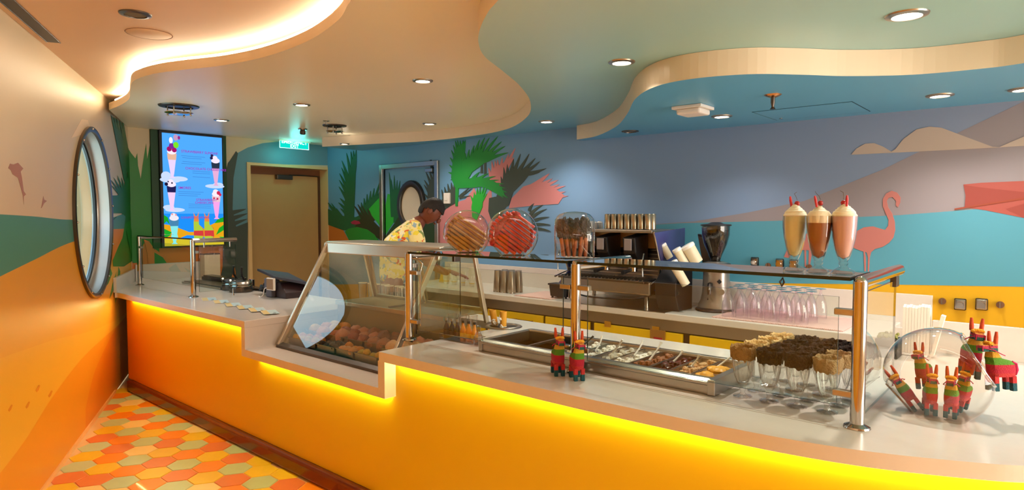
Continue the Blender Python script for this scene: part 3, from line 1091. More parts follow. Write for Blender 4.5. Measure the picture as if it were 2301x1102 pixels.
def text(body, size, f, m, parent, name='lettering', align='LEFT', depth=0.0002, bold=0.0):
    cu = bpy.data.curves.new('t', 'FONT')
    cu.body = body
    cu.size = size
    cu.align_x = align
    cu.extrude = depth
    cu.offset = bold
    cu.resolution_u = 3
    to = bpy.data.objects.new('t', cu)
    COL.objects.link(to)
    dg = bpy.context.evaluated_depsgraph_get()
    me = bpy.data.meshes.new_from_object(to.evaluated_get(dg))
    bpy.data.objects.remove(to)
    off = wloc(parent)
    for v in me.vertices:
        v.co = Vector(f(v.co.x, v.co.y, v.co.z)) - off
    me.materials.clear()
    me.materials.append(m)
    o = bpy.data.objects.new(name, me)
    COL.objects.link(o)
    o.parent = parent
    return o


tm = emis('screen lettering', (150, 40, 170), SE)
for s, a, b, z in (('STRAWBERRY SUNDAE', 30, 29, 5.4), ('CHOCOLATE CHEESECAKE', 36, 56, 5.2), ('SMORES', 24, 88, 5.2), ('STRAWBERRY', 53, 107, 5.2), ('CHEESECAKE', 51, 111.5, 4.9), ('CONFETTI CUPCAKE', 27, 136, 4.6)):
    text(s, SH * z / 180 * 1.05, (lambda a, b: lambda x, y, w: (XS + .003 + w, sy0 + SW * a / 100 + x, sz1 - SH * b / 180 + y))(a, b), tm, scr, 'screen_lettering', bold=.0004)

# exit sign hanging over the door
v0, v1 = P(629, 312, x=XE), P(694, 335, x=XE)
ey0, ey1, ez0, ez1 = 4.235, 4.655, 2.395, 2.505
ex = XE + 0.22
ez0, ez1 = P(628, 332, x=ex).z, P(628, 316, x=ex).z
ey0, ey1 = P(628, 322, x=ex).y, P(694, 322, x=ex).y
sg = thing('exit_sign', 'glowing green exit sign hanging above the tan doorway', 'sign', (ex, (ey0 + ey1) / 2, ez0))
obj('sign_panel', bx(ex - .006, ex, ey0, ey1, ez0, ez1), emis('sign green', (10, 214, 196), 1.2), sg)
obj('mounting_bar', bx(ex - .015, ex + .009, ey0 - .01, ey1 + .02, ez1, ez1 + .03), M['cream'], sg, bevel=.004)
obj('hanger', bx(ex - .006, ex, (ey0 + ey1) / 2 - .02, (ey0 + ey1) / 2 + .02, ez1 + .03, 2.575), M['cream'], sg)
wm = emis('sign white', (210, 255, 250), 2.0)
text('EMERGENCY', 0.062, lambda x, y, w: (ex + .001 + w, (ey0 + ey1) / 2 + x, ez0 + .062 + y), wm, sg, 'sign_lettering', 'CENTER', bold=.001)
text('EXIT', 0.058, lambda x, y, w: (ex + .001 + w, (ey0 + ey1) / 2 + x, ez0 + .014 + y), wm, sg, 'sign_lettering', 'CENTER', bold=.001)
bm = B()
for a, b, c, d in ((ey0, ey0 + .006, ez0, ez1), (ey1 - .006, ey1, ez0, ez1), (ey0, ey1, ez0, ez0 + .006)):
    box(bm, ex, ex + .001, a, b, c, d)
obj('sign_border', bm, wm, sg)
pl = bpy.data.lights.new('sign_glow', 'POINT')
pl.energy = 3.0
pl.color = (0.1, 0.9, 0.85)
pl.shadow_soft_size = 0.1
plo = bpy.data.objects.new('sign_glow', pl)
plo.location = (ex + .09, (ey0 + ey1) / 2, ez0 - .03)
COL.objects.link(plo)

# small wall boxes
q = P(1007, 446, y=YB)
t = thing('wall_switch', 'small white wall box beside the steel framed door', 'switch', (q.x, YB, q.z - .05))
obj('plate', bx(q.x - .045, q.x + .045, YB - .03, YB - .004, q.z - .06, q.z + .06), M['white'], t, bevel=.004)
obj('rocker', bx(q.x - .02, q.x + .02, YB - .036, YB - .03, q.z - .025, q.z + .025), M['white'], t, bevel=.002)


def socket(px, py, label, w=.032):
    q = P(px, py, y=YB)
    t = thing('power_socket', label, 'socket', (q.x, YB, q.z - w), group='steel sockets on the back wall')
    obj('plate', bx(q.x - w, q.x + w, YB - .014, YB - .004, q.z - w * 1.15, q.z + w * 1.15), M['black'], t, bevel=.006)
    obj('faceplate', bx(q.x - w * .88, q.x + w * .88, YB - .026, YB - .014, q.z - w, q.z + w), M['chrome'], t, bevel=.006)
    bm = cyl(B(), (0, 0, 0), w * .62, .022, 20, axis='y')
    for v in bm.verts:
        v.co = Vector((q.x + v.co.x, YB - .026 - v.co.y, q.z - .003 + v.co.z))
    obj('lid', bm, M['chrome'], t, smooth=True)


def knob(px, py, label, r=.021):
    q = P(px, py, y=YB)
    t = thing('rotary_switch', label, 'switch', (q.x, YB, q.z - r), group='round rotary knobs on the back wall')
    bm = cyl(B(), (0, 0, 0), r, .012, 24, axis='y')
    for v in bm.verts:
        v.co = Vector((q.x + v.co.x, YB - .004 - v.co.y, q.z + v.co.z))
    obj('disc', bm, mat('bronze knob', (150, 112, 90), .35, .7), t, smooth=True)
    obj('grip', bx(q.x - .003, q.x + .003, YB - .05, YB - .014, q.z - r * .8, q.z + r * .8), M['steel'], t)


socket(2158, 684, 'left steel socket on yellow wall above donkey figures')
socket(2206, 684, 'right steel socket on yellow wall above donkey figures')
knob(2118, 677, 'round knob left of the two steel sockets on yellow')
knob(2248, 685, 'round knob right of the two steel sockets on yellow')
socket(1697, 588, 'steel socket on blue wall right of coffee grinder', .03)
socket(1753, 592, 'steel socket on blue wall left of milkshakes', .03)
socket(1784, 594, 'steel socket half hidden behind vanilla milkshake', .03)
knob(1727, 597, 'round knob between the two sockets on blue wall', .02)
knob(1819, 600, 'round knob behind the gap between milkshakes', .02)

# ================================================================ CEILING FIXTURES
m_off = mat('unlit lens', (120, 108, 82), .3, var=.1)


def downlight(px, py, z, label, r=.062, on=True, power=None, size=2.2):
    q = P(px, py, z=z)
    t = thing('ceiling_light', label, 'light', (q.x, q.y, z), group='round recessed ceiling lights')
    obj('trim_ring', lt([(r * .78, 0), (r * .8, -.010), (r * 1.12, -.006), (r * 1.16, 0)], (q.x, q.y, z), 28), M['steel'] if on else M['dsteel'], t, smooth=True)
    obj('lens', cyl(B(), (q.x, q.y, z - .005), r * .78, .004, 28), M['lamp'] if on else m_off, t)
    if on:
        spot((q.x, q.y, z - .02), power * SPOT_K if power else SPOT_P, size, rad=.03)


downlight(950, 181, 2.575, 'lit spotlight in middle of cream ceiling')
downlight(678, 235, 2.575, 'lit spotlight left of middle on cream ceiling', power=26)
downlight(498, 270, 2.575, 'lit spotlight on cream ceiling above the menu screen', power=18)
downlight(965, 278, 2.575, 'lit spotlight close to cream ceiling lower edge', power=26)
downlight(2038, 33, 2.46, 'lit spotlight in sage ceiling nearest the viewer', .07, power=40)
downlight(1397, 139, 2.46, 'lit spotlight in sage ceiling left of wavy fascia', power=40)
downlight(1228, 273, 2.46, 'lit spotlight in sage ceiling near the back wall', power=30)
downlight(774, 323, 2.46, 'small lit spotlight above the palm mural', .05, power=12)
downlight(1622, 261, 2.33, 'lit spotlight in blue ceiling beside white vent', power=22)
downlight(2112, 214, 2.33, 'lit spotlight in blue ceiling above the cloud', power=28)
downlight(2300, 200, 2.33, 'spotlight in blue ceiling at right picture edge', power=16)
downlight(1416, 295, 2.33, 'unlit steel rimmed spotlight in blue ceiling', on=False)
downlight(304, 31, ZC, 'unlit spotlight in peach ceiling upper left', .068, on=False)
# flush round cover and slot diffuser in the peach ceiling
q = P(335, 76, z=ZC)
t = thing('ceiling_speaker', 'flush round cover panel in the peach ceiling', 'speaker', (q.x, q.y, ZC))
obj('cover', lt([(0, -.003), (.115, -.003), (.118, 0)], (q.x, q.y, ZC), 40), mat('speaker cover', (222, 190, 158), .6), t, smooth=True)
obj('rim_gap', lt([(.119, -.0005), (.121, -.003), (.124, -.0005)], (q.x, q.y, ZC), 40), mat('gap shadow brown', (150, 110, 84), .7), t)
uu = PL(88, 118)[0]
a = Vector(LWp(uu, ZC, .075))
b = Vector(LWp(uu + .6, ZC, .075))
d = (a - b).normalized()
c0 = b - d * .5
n_ = Vector((-d.y, d.x, 0)) * .035
t = thing('slot_diffuser', 'long black slot air vent where ceiling meets left wall', 'vent', (a.x, a.y, ZC))
bm = prism(B(), [(a - n_)[:2], (a + n_)[:2], (c0 + n_)[:2], (c0 - n_)[:2]], ZC - .004, ZC - .0005)
obj('slot', bm, M['black'], t)
bm = B()
for s in (-1, 1):
    tube(bm, [(a + n_ * s) - Vector((0, 0, .004)), (c0 + n_ * s) - Vector((0, 0, .004))], .003, 6)
obj('slot_frame', bm, M['black'], t)


def round_vent(px, py, z, label, r, hang=True):
    q = P(px, py, z=z)
    t = thing('round_vent', label, 'vent', (q.x, q.y, z), group='round steel ceiling vents')
    obj('collar', lt([(r * .68, 0), (r * .72, -.016), (r, -.010), (r * 1.04, 0)], (q.x, q.y, z), 36), M['dsteel'], t, smooth=True)
    obj('dark_opening', cyl(B(), (q.x, q.y, z - .006), r * .68, .004, 32), M['black'], t)
    obj('deflector', lt([(0, -.075), (r * .55, -.072), (r * .72, -.062), (r * .72, -.058), (0, -.066)], (q.x, q.y, z), 36), M['chrome'], t, smooth=True)
    bm = B()
    for k in range(4):
        an = PI / 4 + k * PI / 2
        x, y = q.x + r * .62 * math.cos(an), q.y + r * .62 * math.sin(an)
        tube(bm, [(x, y, z - .002), (x, y, z - .075)], .006, 8)
        sphere(bm, (x, y, z - .078), .010, 8, 6)
    obj('support_rod', bm, M['chrome'], t, smooth=True)['kind'] = 'stuff'


round_vent(402, 238, 2.575, 'round steel vent over the menu screen reflecting blue', .155)
round_vent(752, 282, 2.575, 'round steel vent near the end of cream layer', .12)
q = P(680, 290, z=2.575)
t = thing('smoke_detector', 'small chrome detector above the exit sign', 'detector', (q.x, q.y, 2.575))
obj('base', lt([(0, -.012), (.04, -.012), (.05, 0)], (q.x, q.y, 2.575), 24), M['chrome'], t, smooth=True)
obj('cage', lt([(.026, -.012), (.03, -.03), (.03, -.055), (.018, -.062), (0, -.062)], (q.x, q.y, 2.575), 20), M['dsteel'], t, smooth=True)
q = P(733, 272, z=2.575)
t = thing('sprinkler', 'tiny chrome sprinkler head on cream ceiling', 'sprinkler', (q.x, q.y, 2.575), group='sprinklers')
obj('escutcheon', lt([(0, -.004), (.028, -.004), (.034, 0)], (q.x, q.y, 2.575), 20), M['chrome'], t, smooth=True)
obj('nozzle', lt([(.008, -.004), (.008, -.03), (.018, -.034), (0, -.036)], (q.x, q.y, 2.575), 14), M['chrome'], t, smooth=True)
q = P(1737, 213, z=2.33)
t = thing('sprinkler', 'brass and chrome sprinkler hanging from the blue ceiling', 'sprinkler', (q.x, q.y, 2.33), group='sprinklers')
obj('escutcheon', lt([(0, -.016), (.02, -.016), (.042, -.006), (.048, 0)], (q.x, q.y, 2.33), 24), mat('brass', (214, 160, 110), .2, 1.0), t, smooth=True)
obj('nozzle', lt([(.012, -.014), (.012, -.045), (.007, -.07), (.016, -.082), (0, -.084)], (q.x, q.y, 2.33), 14), M['dsteel'], t, smooth=True)
q = P(1557, 240, z=2.33)
t = thing('ceiling_box', 'square white box fixed under the blue ceiling', 'box', (q.x, q.y, 2.33))
obj('mount', bx(q.x - .1, q.x + .1, q.y - .1, q.y + .1, 2.31, 2.3295), M['white'], t, bevel=.004)
obj('cover', bx(q.x - .075, q.x + .085, q.y - .085, q.y + .075, 2.275, 2.31), M['white'], t, bevel=.012)
# access panel
pp = [P(1694, 253, z=2.33), P(1926, 233, z=2.33), P(1954, 252, z=2.33), P(1730, 269, z=2.33)]
x0, x1, y0, y1 = -1.60, -.99, 4.31, 4.80
t = thing('access_panel', 'flush blue access hatch in ceiling with dark outline', 'panel', ((x0 + x1) / 2, (y0 + y1) / 2, 2.33))
obj('hatch', bx(x0 + .006, x1 - .006, y0 + .006, y1 - .006, 2.3275, 2.3295), m_blue, t)
bm = B()
for a in ((x0, x1, y0, y0 + .005), (x0, x1, y1 - .005, y1), (x0, x0 + .005, y0, y1), (x1 - .005, x1, y0, y1)):
    box(bm, *a, 2.328, 2.3297)
obj('gap', bm, mat('dark gap', (18, 50, 76), .7), t)
obj('lock', cyl(B(), (x0 + .06, y1 - .09, 2.322), .012, .006, 16), M['chrome'], t)
# ================================================================ FRONT COUNTER
ZT = 0.92
YF = 2.052
m_stone = M['white_stone']
cnt = thing('service_counter', 'long counter with white top and glowing yellow front', 'counter', (-3.4, 2.4, 0))
lwy = lambda x: LW0.y + (x - LW0.x) * LWD.y / LWD.x
edge = catmull([(-2.70, YF), (-1.9, YF), (-1.425, YF + .002), (-1.061, 2.068), (-.775, 2.088), (-.634, 2.104), (-.484, 2.134), (-.347, 2.178), (-.166, 2.258), (-.062, 2.318), (.08, 2.43), (.2, 2.58), (.30, 2.80), (.34, 3.1)], 5)
# worktop, left part: along the left wall to the end wall
wl_poly = [(-6.62, YF), (-4.17, YF), (-4.17, 3.12), (-4.9, 3.12), (-5.9, 3.12), (XE + .004, 3.12), (XE + .004, lwy(XE) + .006), (-6.62, lwy(-6.62) + .012)]
obj('worktop', prism(B(), wl_poly, .87, ZT), m_stone, cnt, bevel=.004)
# worktop, right part with a cut-out for the sink
wr_poly = edge + [(.34, 3.94), (-.62, 3.94), (-.62, 3.31), (-4.17, 3.31), (-4.17, 3.12), (-2.70, 3.12)]
SX0, SX1, SY0, SY1 = -2.30, -1.86, 2.50, 2.84
hole_ = [(SX0, SY0), (SX1, SY0), (SX1, SY1), (SX0, SY1)]
obj('worktop', prism(B(), wr_poly, .87, ZT, hole=hole_), m_stone, cnt)
# dropped ledge in front of the display case, with its upright cheeks
obj('ledge', bx(-4.17, -2.70, YF, 3.12, .675, .725), m_stone, cnt)
obj('cheek', bx(-4.22, -4.17, YF + .001, 3.1, .675, .871), m_stone, cnt)
obj('cheek', bx(-2.71, -2.655, YF + .001, 3.1, .675, .871), m_stone, cnt)
# front panel
m_front = ramp_mat('painted counter front', [(0.0, (250, 160, 6)), (0.2, (240, 174, 6)), (0.42, (230, 188, 8)), (0.7, (232, 194, 8)), (1.0, (238, 196, 8))], axis=0, lo=-3.22, hi=3.3, rough=.38, const=False)
pe = [(p[0], p[1] + .075) for p in edge]
pe = [(p[0] if p[0] < .1 else p[0] - .05, p[1]) for p in pe]
back = [(p[0], p[1] + .02) for p in pe][::-1]
obj('front_panel', prism(B(), [(-2.655, YF + .075)] + pe[1:] + back[:-1] + [(-2.655, YF + .095)], .10, .872), m_front, cnt)
obj('front_panel', bx(-6.62, -4.22, YF + .075, YF + .095, .10, .872), m_front, cnt)
obj('front_panel', bx(-4.22, -2.655, YF + .075, YF + .095, .10, .676), m_front, cnt)
# plinth and kick plate
m_kick = mat('glossy brown kick plate', (96, 36, 14), 0.18, 0.35, var=.05)
pk = [(p[0], p[1] + .0) for p in pe]
obj('kick_plate', bx(-6.55, -2.66, YF + .03, YF + .09, 0.0, .10), m_kick, cnt, bevel=.02, seg=3)
obj('kick_plate', prism(B(), [(-2.66, YF + .03)] + [(p[0], p[1] - .045) for p in pe[1:]] + [(p[0], p[1] + .015) for p in pe[::-1]][:-1] + [(-2.66, YF + .09)], 0.0, .10), m_kick, cnt)
# carcass behind the panel
m_body = mat('cabinet carcass', (206, 196, 182), .5)
obj('carcass', bx(-4.15, -2.72, 3.06, 3.1, .02, .67), m_body, cnt)
obj('carcass', bx(-2.6, -.6, 3.26, 3.29, .02, .868), m_body, cnt)
obj('carcass', bx(-7.3, -4.24, 3.06, 3.09, .02, .868), m_body, cnt)
obj('end_panel', bx(-.618, -.60, 3.30, 3.92, .02, .868), m_body, cnt)
struct('baseboard_left', prism(B(), [(-6.55, lwy(-6.55) + .001), (3.3, lwy(3.3) + .001), (3.3, lwy(3.3) + .014), (-6.55, lwy(-6.55) + .014)], 0.0, .028), mat('pale floor trim', (240, 186, 120), .4))
# backsplash along left wall and end wall, upstand on the right
bm = B()
a0, a1 = Vector((-6.62, lwy(-6.62))), Vector((XE, lwy(XE)))
prism(bm, [(a0.x, a0.y + .004), (a1.x + .004, a1.y + .006), (a1.x + .004, a1.y + .03), (a0.x + .01, a0.y + .026)], ZT, 1.055)
struct('trim_2', bm, m_stone)
struct('trim_3', bx(XE + .004, XE + .024, lwy(XE) + .03, 3.44, ZT - .02, 1.10), m_stone)
struct('trim_4', bx(-.50, .34, 3.942, 3.967, .85, 1.088), m_stone, bevel=.004)
# seam lines in the stone
m_seam = mat('seam', (170, 150, 134), .6)
bm = B()
box(bm, -2.65, -.55, 2.318, 2.321, ZT, ZT + .0006)
box(bm, -2.20, -.9, 2.36, 2.363, ZT, ZT + .0006)
box(bm, -7.1, -5.75, 2.35, 2.353, ZT, ZT + .0006)
obj('seam', bm, m_seam, cnt)
# LED strips under the nosing
m_led = emis('counter LED', (255, 240, 160), 60.0)
led1 = [(p[0], p[1] + .062, .862) for p in edge if p[0] > -2.62]
obj('led_strip', tb([(-2.62, YF + .062, .862)] + led1, .006, 6), m_led, cnt)
obj('led_strip', tb([(-6.45, YF + .062, .862), (-4.24, YF + .062, .862)], .006, 6), m_led, cnt)
obj('led_strip', tb([(-4.10, YF + .062, .667), (-2.70, YF + .062, .667)], .006, 6), m_led, cnt)
obj('led_strip', tb([(-4.232, YF + .055, .862), (-4.232, YF + .055, .70)], .005, 6), m_led, cnt)

# ================================================================ SNEEZE GUARDS
YP = 2.37
GZ = 1.425


def post(g, x, y, h, r=.0225):
    p = obj('post', cyl(B(), (x, y, ZT + .001), r, h - ZT - .01, 24), M['chrome'], g, smooth=True)
    obj('base_flange', lt([(r, .014), (r + .018, .006), (r + .02, 0), (r, 0)], (x, y, ZT + .001), 28, close=True), M['chrome'], p, smooth=True)
    return p


def rail(g, x, y0, y1, z, r=.0225):
    b = B()
    pts = [(x, y0, z - .03)] + [(x, y0 + r * 1.0 * math.sin(a) * .6, z - .03 + .03 * (1 - math.cos(a))) for a in (0.5, 1.0, 1.4)] + [(x, y0 + .05, z), (x, y1, z)]
    tube(b, [(x, y0 - .0, z), (x, y1, z)], r, 20)
    sphere(b, (x, y0, z), r * 1.0, 16, 10)
    obj('rail', b, M['chrome'], g, smooth=True)


def clamp(g, x0, x1, y, z):
    obj('clamp', bx(min(x0, x1), max(x0, x1), y - .014, y + .014, z - .011, z + .011), M['steel'], g, bevel=.003)


def pane(g, name, x0, x1, y0, y1, z0, z1, m=None):
    o = obj(name, bx(x0, x1, y0, y1, z0, z1), [m or M['glass'], M['glass_edge']], g)
    for f in o.data.polygons:
        n_ = f.normal
        dims = (x1 - x0, y1 - y0, z1 - z0)
        thin = dims.index(min(dims))
        if abs(n_[thin]) < .5:
            f.material_index = 1
    return o


g = thing('sneeze_guard', 'long glass sneeze guard on chrome posts over toppings', 'glass guard', (-1.65, YP, ZT))
for x in (-2.83, -1.665, -.505):
    post(g, x, YP, GZ)
    rail(g, x, YP, 3.03 if x > -1 else 2.83, GZ - .012)
sh = pane(g, 'glass_shelf', -2.805, -1.69, YP - .03, 2.63, GZ - .006, GZ + .006)
pane(g, 'glass_shelf', -1.64, -.53, YP - .03, 2.63, GZ - .006, GZ + .006)
for x0, x1 in ((-2.76, -1.735), (-1.60, -.57)):
    pn = pane(g, 'front_glass', x0, x1, YP - .004, YP + .004, .985, 1.36)
    for x, s in ((x0, -1), (x1, 1)):
        for z in (1.31, 1.03) if x > -1.0 or x < -2 else (1.31, 1.03):
            clamp(g, x - s * .012, x + s * .048, YP, z)
pane(g, 'end_glass', -.509, -.501, YP + .05, 2.96, .945, 1.375)
pane(g, 'end_glass', -2.834, -2.826, YP + .05, 2.78, .945, 1.375)
for x in (-.505, -2.83):
    obj('clamp', bx(x - .012, x + .012, YP + .02, YP + .06, 1.335, 1.36), M['steel'], g, bevel=.003)
    obj('clamp', bx(x - .012, x + .012, 2.92 if x > -1 else 2.72, 2.975 if x > -1 else 2.775, 1.35, 1.415), M['dsteel'], g, bevel=.003)
# thin chrome hooks under the rail ends
for x in (-2.83,):
    obj('hanger', tb([(x + .03, YP + .02, 1.40), (x + .06, YP + .05, 1.36), (x + .05, YP + .04, 1.31), (x + .05, YP + .04, 1.0)], .005, 8), M['chrome'], g, smooth=True)
obj('strap', tb([(-.75, YP - .02, 1.415), (-.757, YP - .03, 1.40), (-.75, YP - .03, 1.385), (-.743, YP - .03, 1.40)], .004, 8, closed=True), M['black'], g, smooth=True)

g2 = thing('sneeze_guard', 'short glass sneeze guard on chrome posts below the screen', 'glass guard', (-6.4, YP, ZT))
for x, y in ((-7.13, 2.42), (-5.73, YP)):
    post(g2, x, y, GZ, .021)
    rail(g2, x, y, 2.76, GZ - .012, .019)
pane(g2, 'glass_shelf', -7.11, -5.75, YP + .03, 2.76, GZ - .006, GZ + .006)
pane(g2, 'front_glass', -7.05, -5.80, YP + .046, YP + .054, 1.0, 1.37)
pane(g2, 'end_glass', -5.734, -5.726, YP + .05, 2.75, .96, 1.37)
clamp(g2, -5.80, -5.75, YP + .05, 1.31)
clamp(g2, -7.10, -7.05, YP + .05, 1.31)
for y in (YP + .1, 2.70):
    obj('hanger', tb([(-5.73, y, 1.40), (-5.73, y, 1.35)], .006, 8), M['chrome'], g2)
obj('foot', lt([(.012, 0), (.006, .01), (.005, .06), (0, .07)], (-5.60, 2.66, ZT + .001), 12), M['chrome'], g2, smooth=True)

# ================================================================ BACK COUNTER
YK = 4.235
bk = thing('back_counter', 'white back counter with yellow cupboard doors', 'counter', (-2.6, 4.6, 0))
obj('worktop', bx(-5.25, -.80, YK, YB - .029, .87, ZT), m_stone, bk, bevel=.006)
obj('steel_band', bx(-5.25, -.80, YK + .03, YK + .06, .785, .869), M['steel'], bk)
struct('trim_5', bx(-5.25, -.625, YB - .028, YB - .0035, ZT - .25, 1.113), m_stone, bevel=.003)
obj('end_panel', bx(-1.06, -.625, YK + .03, YK + .07, 0, .87), m_stone, bk)
obj('end_panel', bx(-.80, -.55, YK + .45, YK + .50, 0, .915), m_stone, bk)
obj('steel_top', bx(-3.02, -2.18, YK - .001, YB - .05, ZT, ZT + .004), M['steel'], bk)
obj('carcass', bx(-5.25, -1.06, YK + .05, YK + .08, 0.05, .79), mat('dark brown gap', (44, 22, 14), .5), bk)
doors = [(-5.2, -4.62), (-4.58, -4.02), (-3.98, -3.335), (-3.31, -2.86), (-2.815, -2.055), (-2.0, -1.3), (-1.26, -1.07)]
m_lab = mat('label tan', (176, 120, 20), .6)
for i, (a, b) in enumerate(doors):
    d_ = obj('door', bx(a, b, YK + .025, YK + .05, .08, .775), M['yellow'], bk, bevel=.004)
    if i in (0, 1, 2, 3):
        bm = B()
        xm = (a + b) / 2 + (.12 if i == 2 else .0)
        tube(bm, [(xm - .11, YK - .012, .715), (xm + .11, YK - .012, .715)], .011, 12)
        for x in (xm - .09, xm + .09):
            tube(bm, [(x, YK - .012, .715), (x, YK + .026, .715)], .007, 8)
        obj('handle', bm, mat('bronze handle', (120, 62, 26), .35, .6), d_, smooth=True)
    if i in (4,):
        for px, py in ((1365, 729), (1473, 741)):
            v = P(px, py, y=YK + .02)
            obj('label_plate', bx(v.x - .028, v.x + .028, YK + .02, YK + .026, v.z - .022, v.z + .022), m_lab, d_)
        v = P(1478, 757, y=YK + .02)
        c = obj('thermostat', bx(v.x - .06, v.x + .06, YK + .012, YK + .026, v.z - .05, v.z + .05), mat('panel tan', (150, 100, 40), .5), d_)
        
# fridge display glow
v = P(1478, 765, y=YK + .01)
obj('display_glow', bx(v.x - .035, v.x + .035, YK + .009, YK + .0125, v.z - .03, v.z + .02), emis('display red', (150, 24, 34), .9), bk)
# ================================================================ DISPLAY CASE
CX0, CX1 = -4.09, -2.88
cs = thing('display_case', 'slanted glass ice cream display case with steel canopy', 'display case', ((CX0 + CX1) / 2, 2.65, .725))
FB, FT_ = (2.27, .728), (2.645, 1.385)
RB, RT_ = (3.10, .925), (2.985, 1.385)
sx = lambda a, b, c: (c, a, b)


def slab_yz(bm, p, q, t, x0, x1):
    d = Vector((q[0] - p[0], q[1] - p[1])).normalized()
    n_ = Vector((-d.y, d.x)) * t
    return prism(bm, [p, q, (q[0] + n_.x, q[1] + n_.y), (p[0] + n_.x, p[1] + n_.y)], x0, x1, f=sx)


obj('front_glass', slab_yz(B(), (FB[0] + .004, FB[1] + .02), FT_, .006, CX0 + .02, CX1 - .02), M['case_glass'], cs)
m_fr = mat('case frame champagne', (206, 192, 170), .25, .6, var=.03)
for x in (CX0, CX1 - .022):
    obj('front_frame', slab_yz(B(), FB, (FT_[0] + .02, FT_[1] + .03), .034, x, x + .022), m_fr, cs, bevel=.003)
    obj('rear_frame', slab_yz(B(), (RB[0], RB[1]), (RT_[0], RT_[1]), .03, x, x + .022), m_fr, cs, bevel=.003)
    obj('side_glass', prism(B(), [(FB[0] + .04, FB[1] + .01), (FT_[0], FT_[1]), (RT_[0] - .01, RT_[1]), (RB[0] - .02, .925), (RB[0] - .02, .73)], x + .008, x + .014, f=sx), M['case_glass'], cs)
obj('canopy', prism(B(), [(2.622, 1.362), (2.640, 1.438), (2.67, 1.446), (2.99, 1.446), (3.01, 1.383), (2.66, 1.383), (2.655, 1.362)], CX0 - .02, CX1 + .02, f=sx), mat('canopy steel', (190, 180, 162), .3, .85, var=.04), cs, bevel=.006)
obj('sill', prism(B(), [(2.235, .726), (2.235, .742), (2.27, .756), (2.29, .748), (2.29, .726)], CX0, CX1, f=sx), M['dsteel'], cs)
obj('light_tube', tb([(CX0 + .04, 2.675, 1.370), (CX0 + .36, 2.675, 1.370)], .008, 10), emis('case light', (255, 236, 200), 10.0), cs)
m_cav = mat('case liner steel', (168, 156, 132), .4, .35, var=.05)
obj('liner', bx(CX0 + .02, CX1 - .02, 2.72, 2.735, .735, .985), m_cav, cs)
obj('rear_shelf', bx(CX0 + .02, CX1 - .02, 2.72, 3.06, .985, 1.0), m_cav, cs, bevel=.002)
obj('shelf_trim', bx(CX0 + .02, CX1 - .02, 2.70, 2.72, .975, 1.005), M['steel'], cs, bevel=.002)
obj('floor_tray', bx(CX0 + .01, CX1 - .01, 2.28, 2.72, .727, .735), m_cav, cs)
xm = (CX0 + CX1) / 2
for a, b in ((CX0 + .03, xm - .01), (xm + .01, CX1 - .03)):
    fr_ = B()
    for p, q, x0, x1 in (((3.075, 1.005), (3.0, 1.375), a, a + .018), ((3.075, 1.005), (3.0, 1.375), b - .018, b)):
        slab_yz(fr_, p, q, .012, x0, x1)
    slab_yz(fr_, (3.003, 1.355), (3.0, 1.378), .014, a, b)
    slab_yz(fr_, (3.078, 1.003), (3.073, 1.022), .014, a, b)
    d_ = obj('rear_door', fr_, m_fr, cs)
    obj('door_glass', slab_yz(B(), (3.074, 1.01), (3.0, 1.37), .003, a + .016, b - .016), M['case_glass'], d_)
obj('divider', bx(xm - .005, xm + .005, 2.735, 3.05, 1.0, 1.012), M['steel'], cs)
# ---- ice cream tubs in the case
m_pan = M['steel']


def tub(x0, x1, y0, y1, z0, z1, label, cols, n=(2, 4), r=.045, name='ice_cream_tub', cat='tub', group='ice cream tubs in the display case', seed=0):
    t = thing(name, label, cat, ((x0 + x1) / 2, (y0 + y1) / 2, z0), group=group)
    bm = B()
    w_ = .004
    box(bm, x0, x1, y0, y1, z0, z0 + w_)
    for a in ((x0, x0 + w_, y0, y1), (x1 - w_, x1, y0, y1), (x0, x1, y0, y0 + w_), (x0, x1, y1 - w_, y1)):
        box(bm, *a, z0, z1)
    for a in ((x0 - .006, x0 + w_, y0 - .006, y1 + .006), (x1 - w_, x1 + .006, y0 - .006, y1 + .006), (x0, x1, y0 - .006, y0 + w_), (x0, x1, y1 - w_, y1 + .006)):
        box(bm, *a, z1 - .004, z1)
    obj('pan', bm, m_pan, t)
    rr = random.Random(seed)
    k = 0
    for i in range(n[0]):
        for j in range(n[1]):
            cx = x0 + (x1 - x0) * (i + .5) / n[0] + rr.uniform(-.006, .006)
            cy = y0 + (y1 - y0) * (j + .5) / n[1] + rr.uniform(-.006, .006)
            obj('scoop', lumpy(B(), (cx, cy, z1 - r * .35 + rr.uniform(-.006, .014)), r * rr.uniform(.9, 1.08), .22, 12, 8, seed=k + seed), cols[k % len(cols)], t, smooth=True)
            k += 1
    obj('filling', bx(x0 + .005, x1 - .005, y0 + .005, y1 - .005, z0 + .005, z1 - .018), cols[0], t)
    return t


ic = lambda n, c: mat('ice cream ' + n, c, .45, var=.14, scale=40, bump=.5, bscale=120, sss=.0)
i_y, i_o, i_p, i_r, i_b, i_b2, i_pe, i_gy, i_g = ic('lemon', (236, 190, 66)), ic('mango', (226, 146, 50)), ic('pink', (226, 152, 130)), ic('berry', (170, 88, 80)), ic('brown', (172, 110, 80)), ic('choc', (134, 80, 58)), ic('peach', (246, 186, 142)), ic('blackberry', (58, 44, 52)), ic('pistachio', (212, 190, 72))
tub(-4.05, -3.83, 2.44, 2.70, .75, .825, 'tub of yellow mango ice cream at left end of case', [i_y, i_o], (2, 3), .05, seed=1)
tub(-3.81, -3.60, 2.44, 2.70, .75, .825, 'tub of pink strawberry ice cream second from left', [i_p, i_r, i_p], (2, 3), .05, seed=2)
tub(-3.58, -3.38, 2.44, 2.70, .75, .825, 'tub of dark berry ice cream in middle of case', [i_r, i_p, i_b], (2, 3), .048, seed=3)
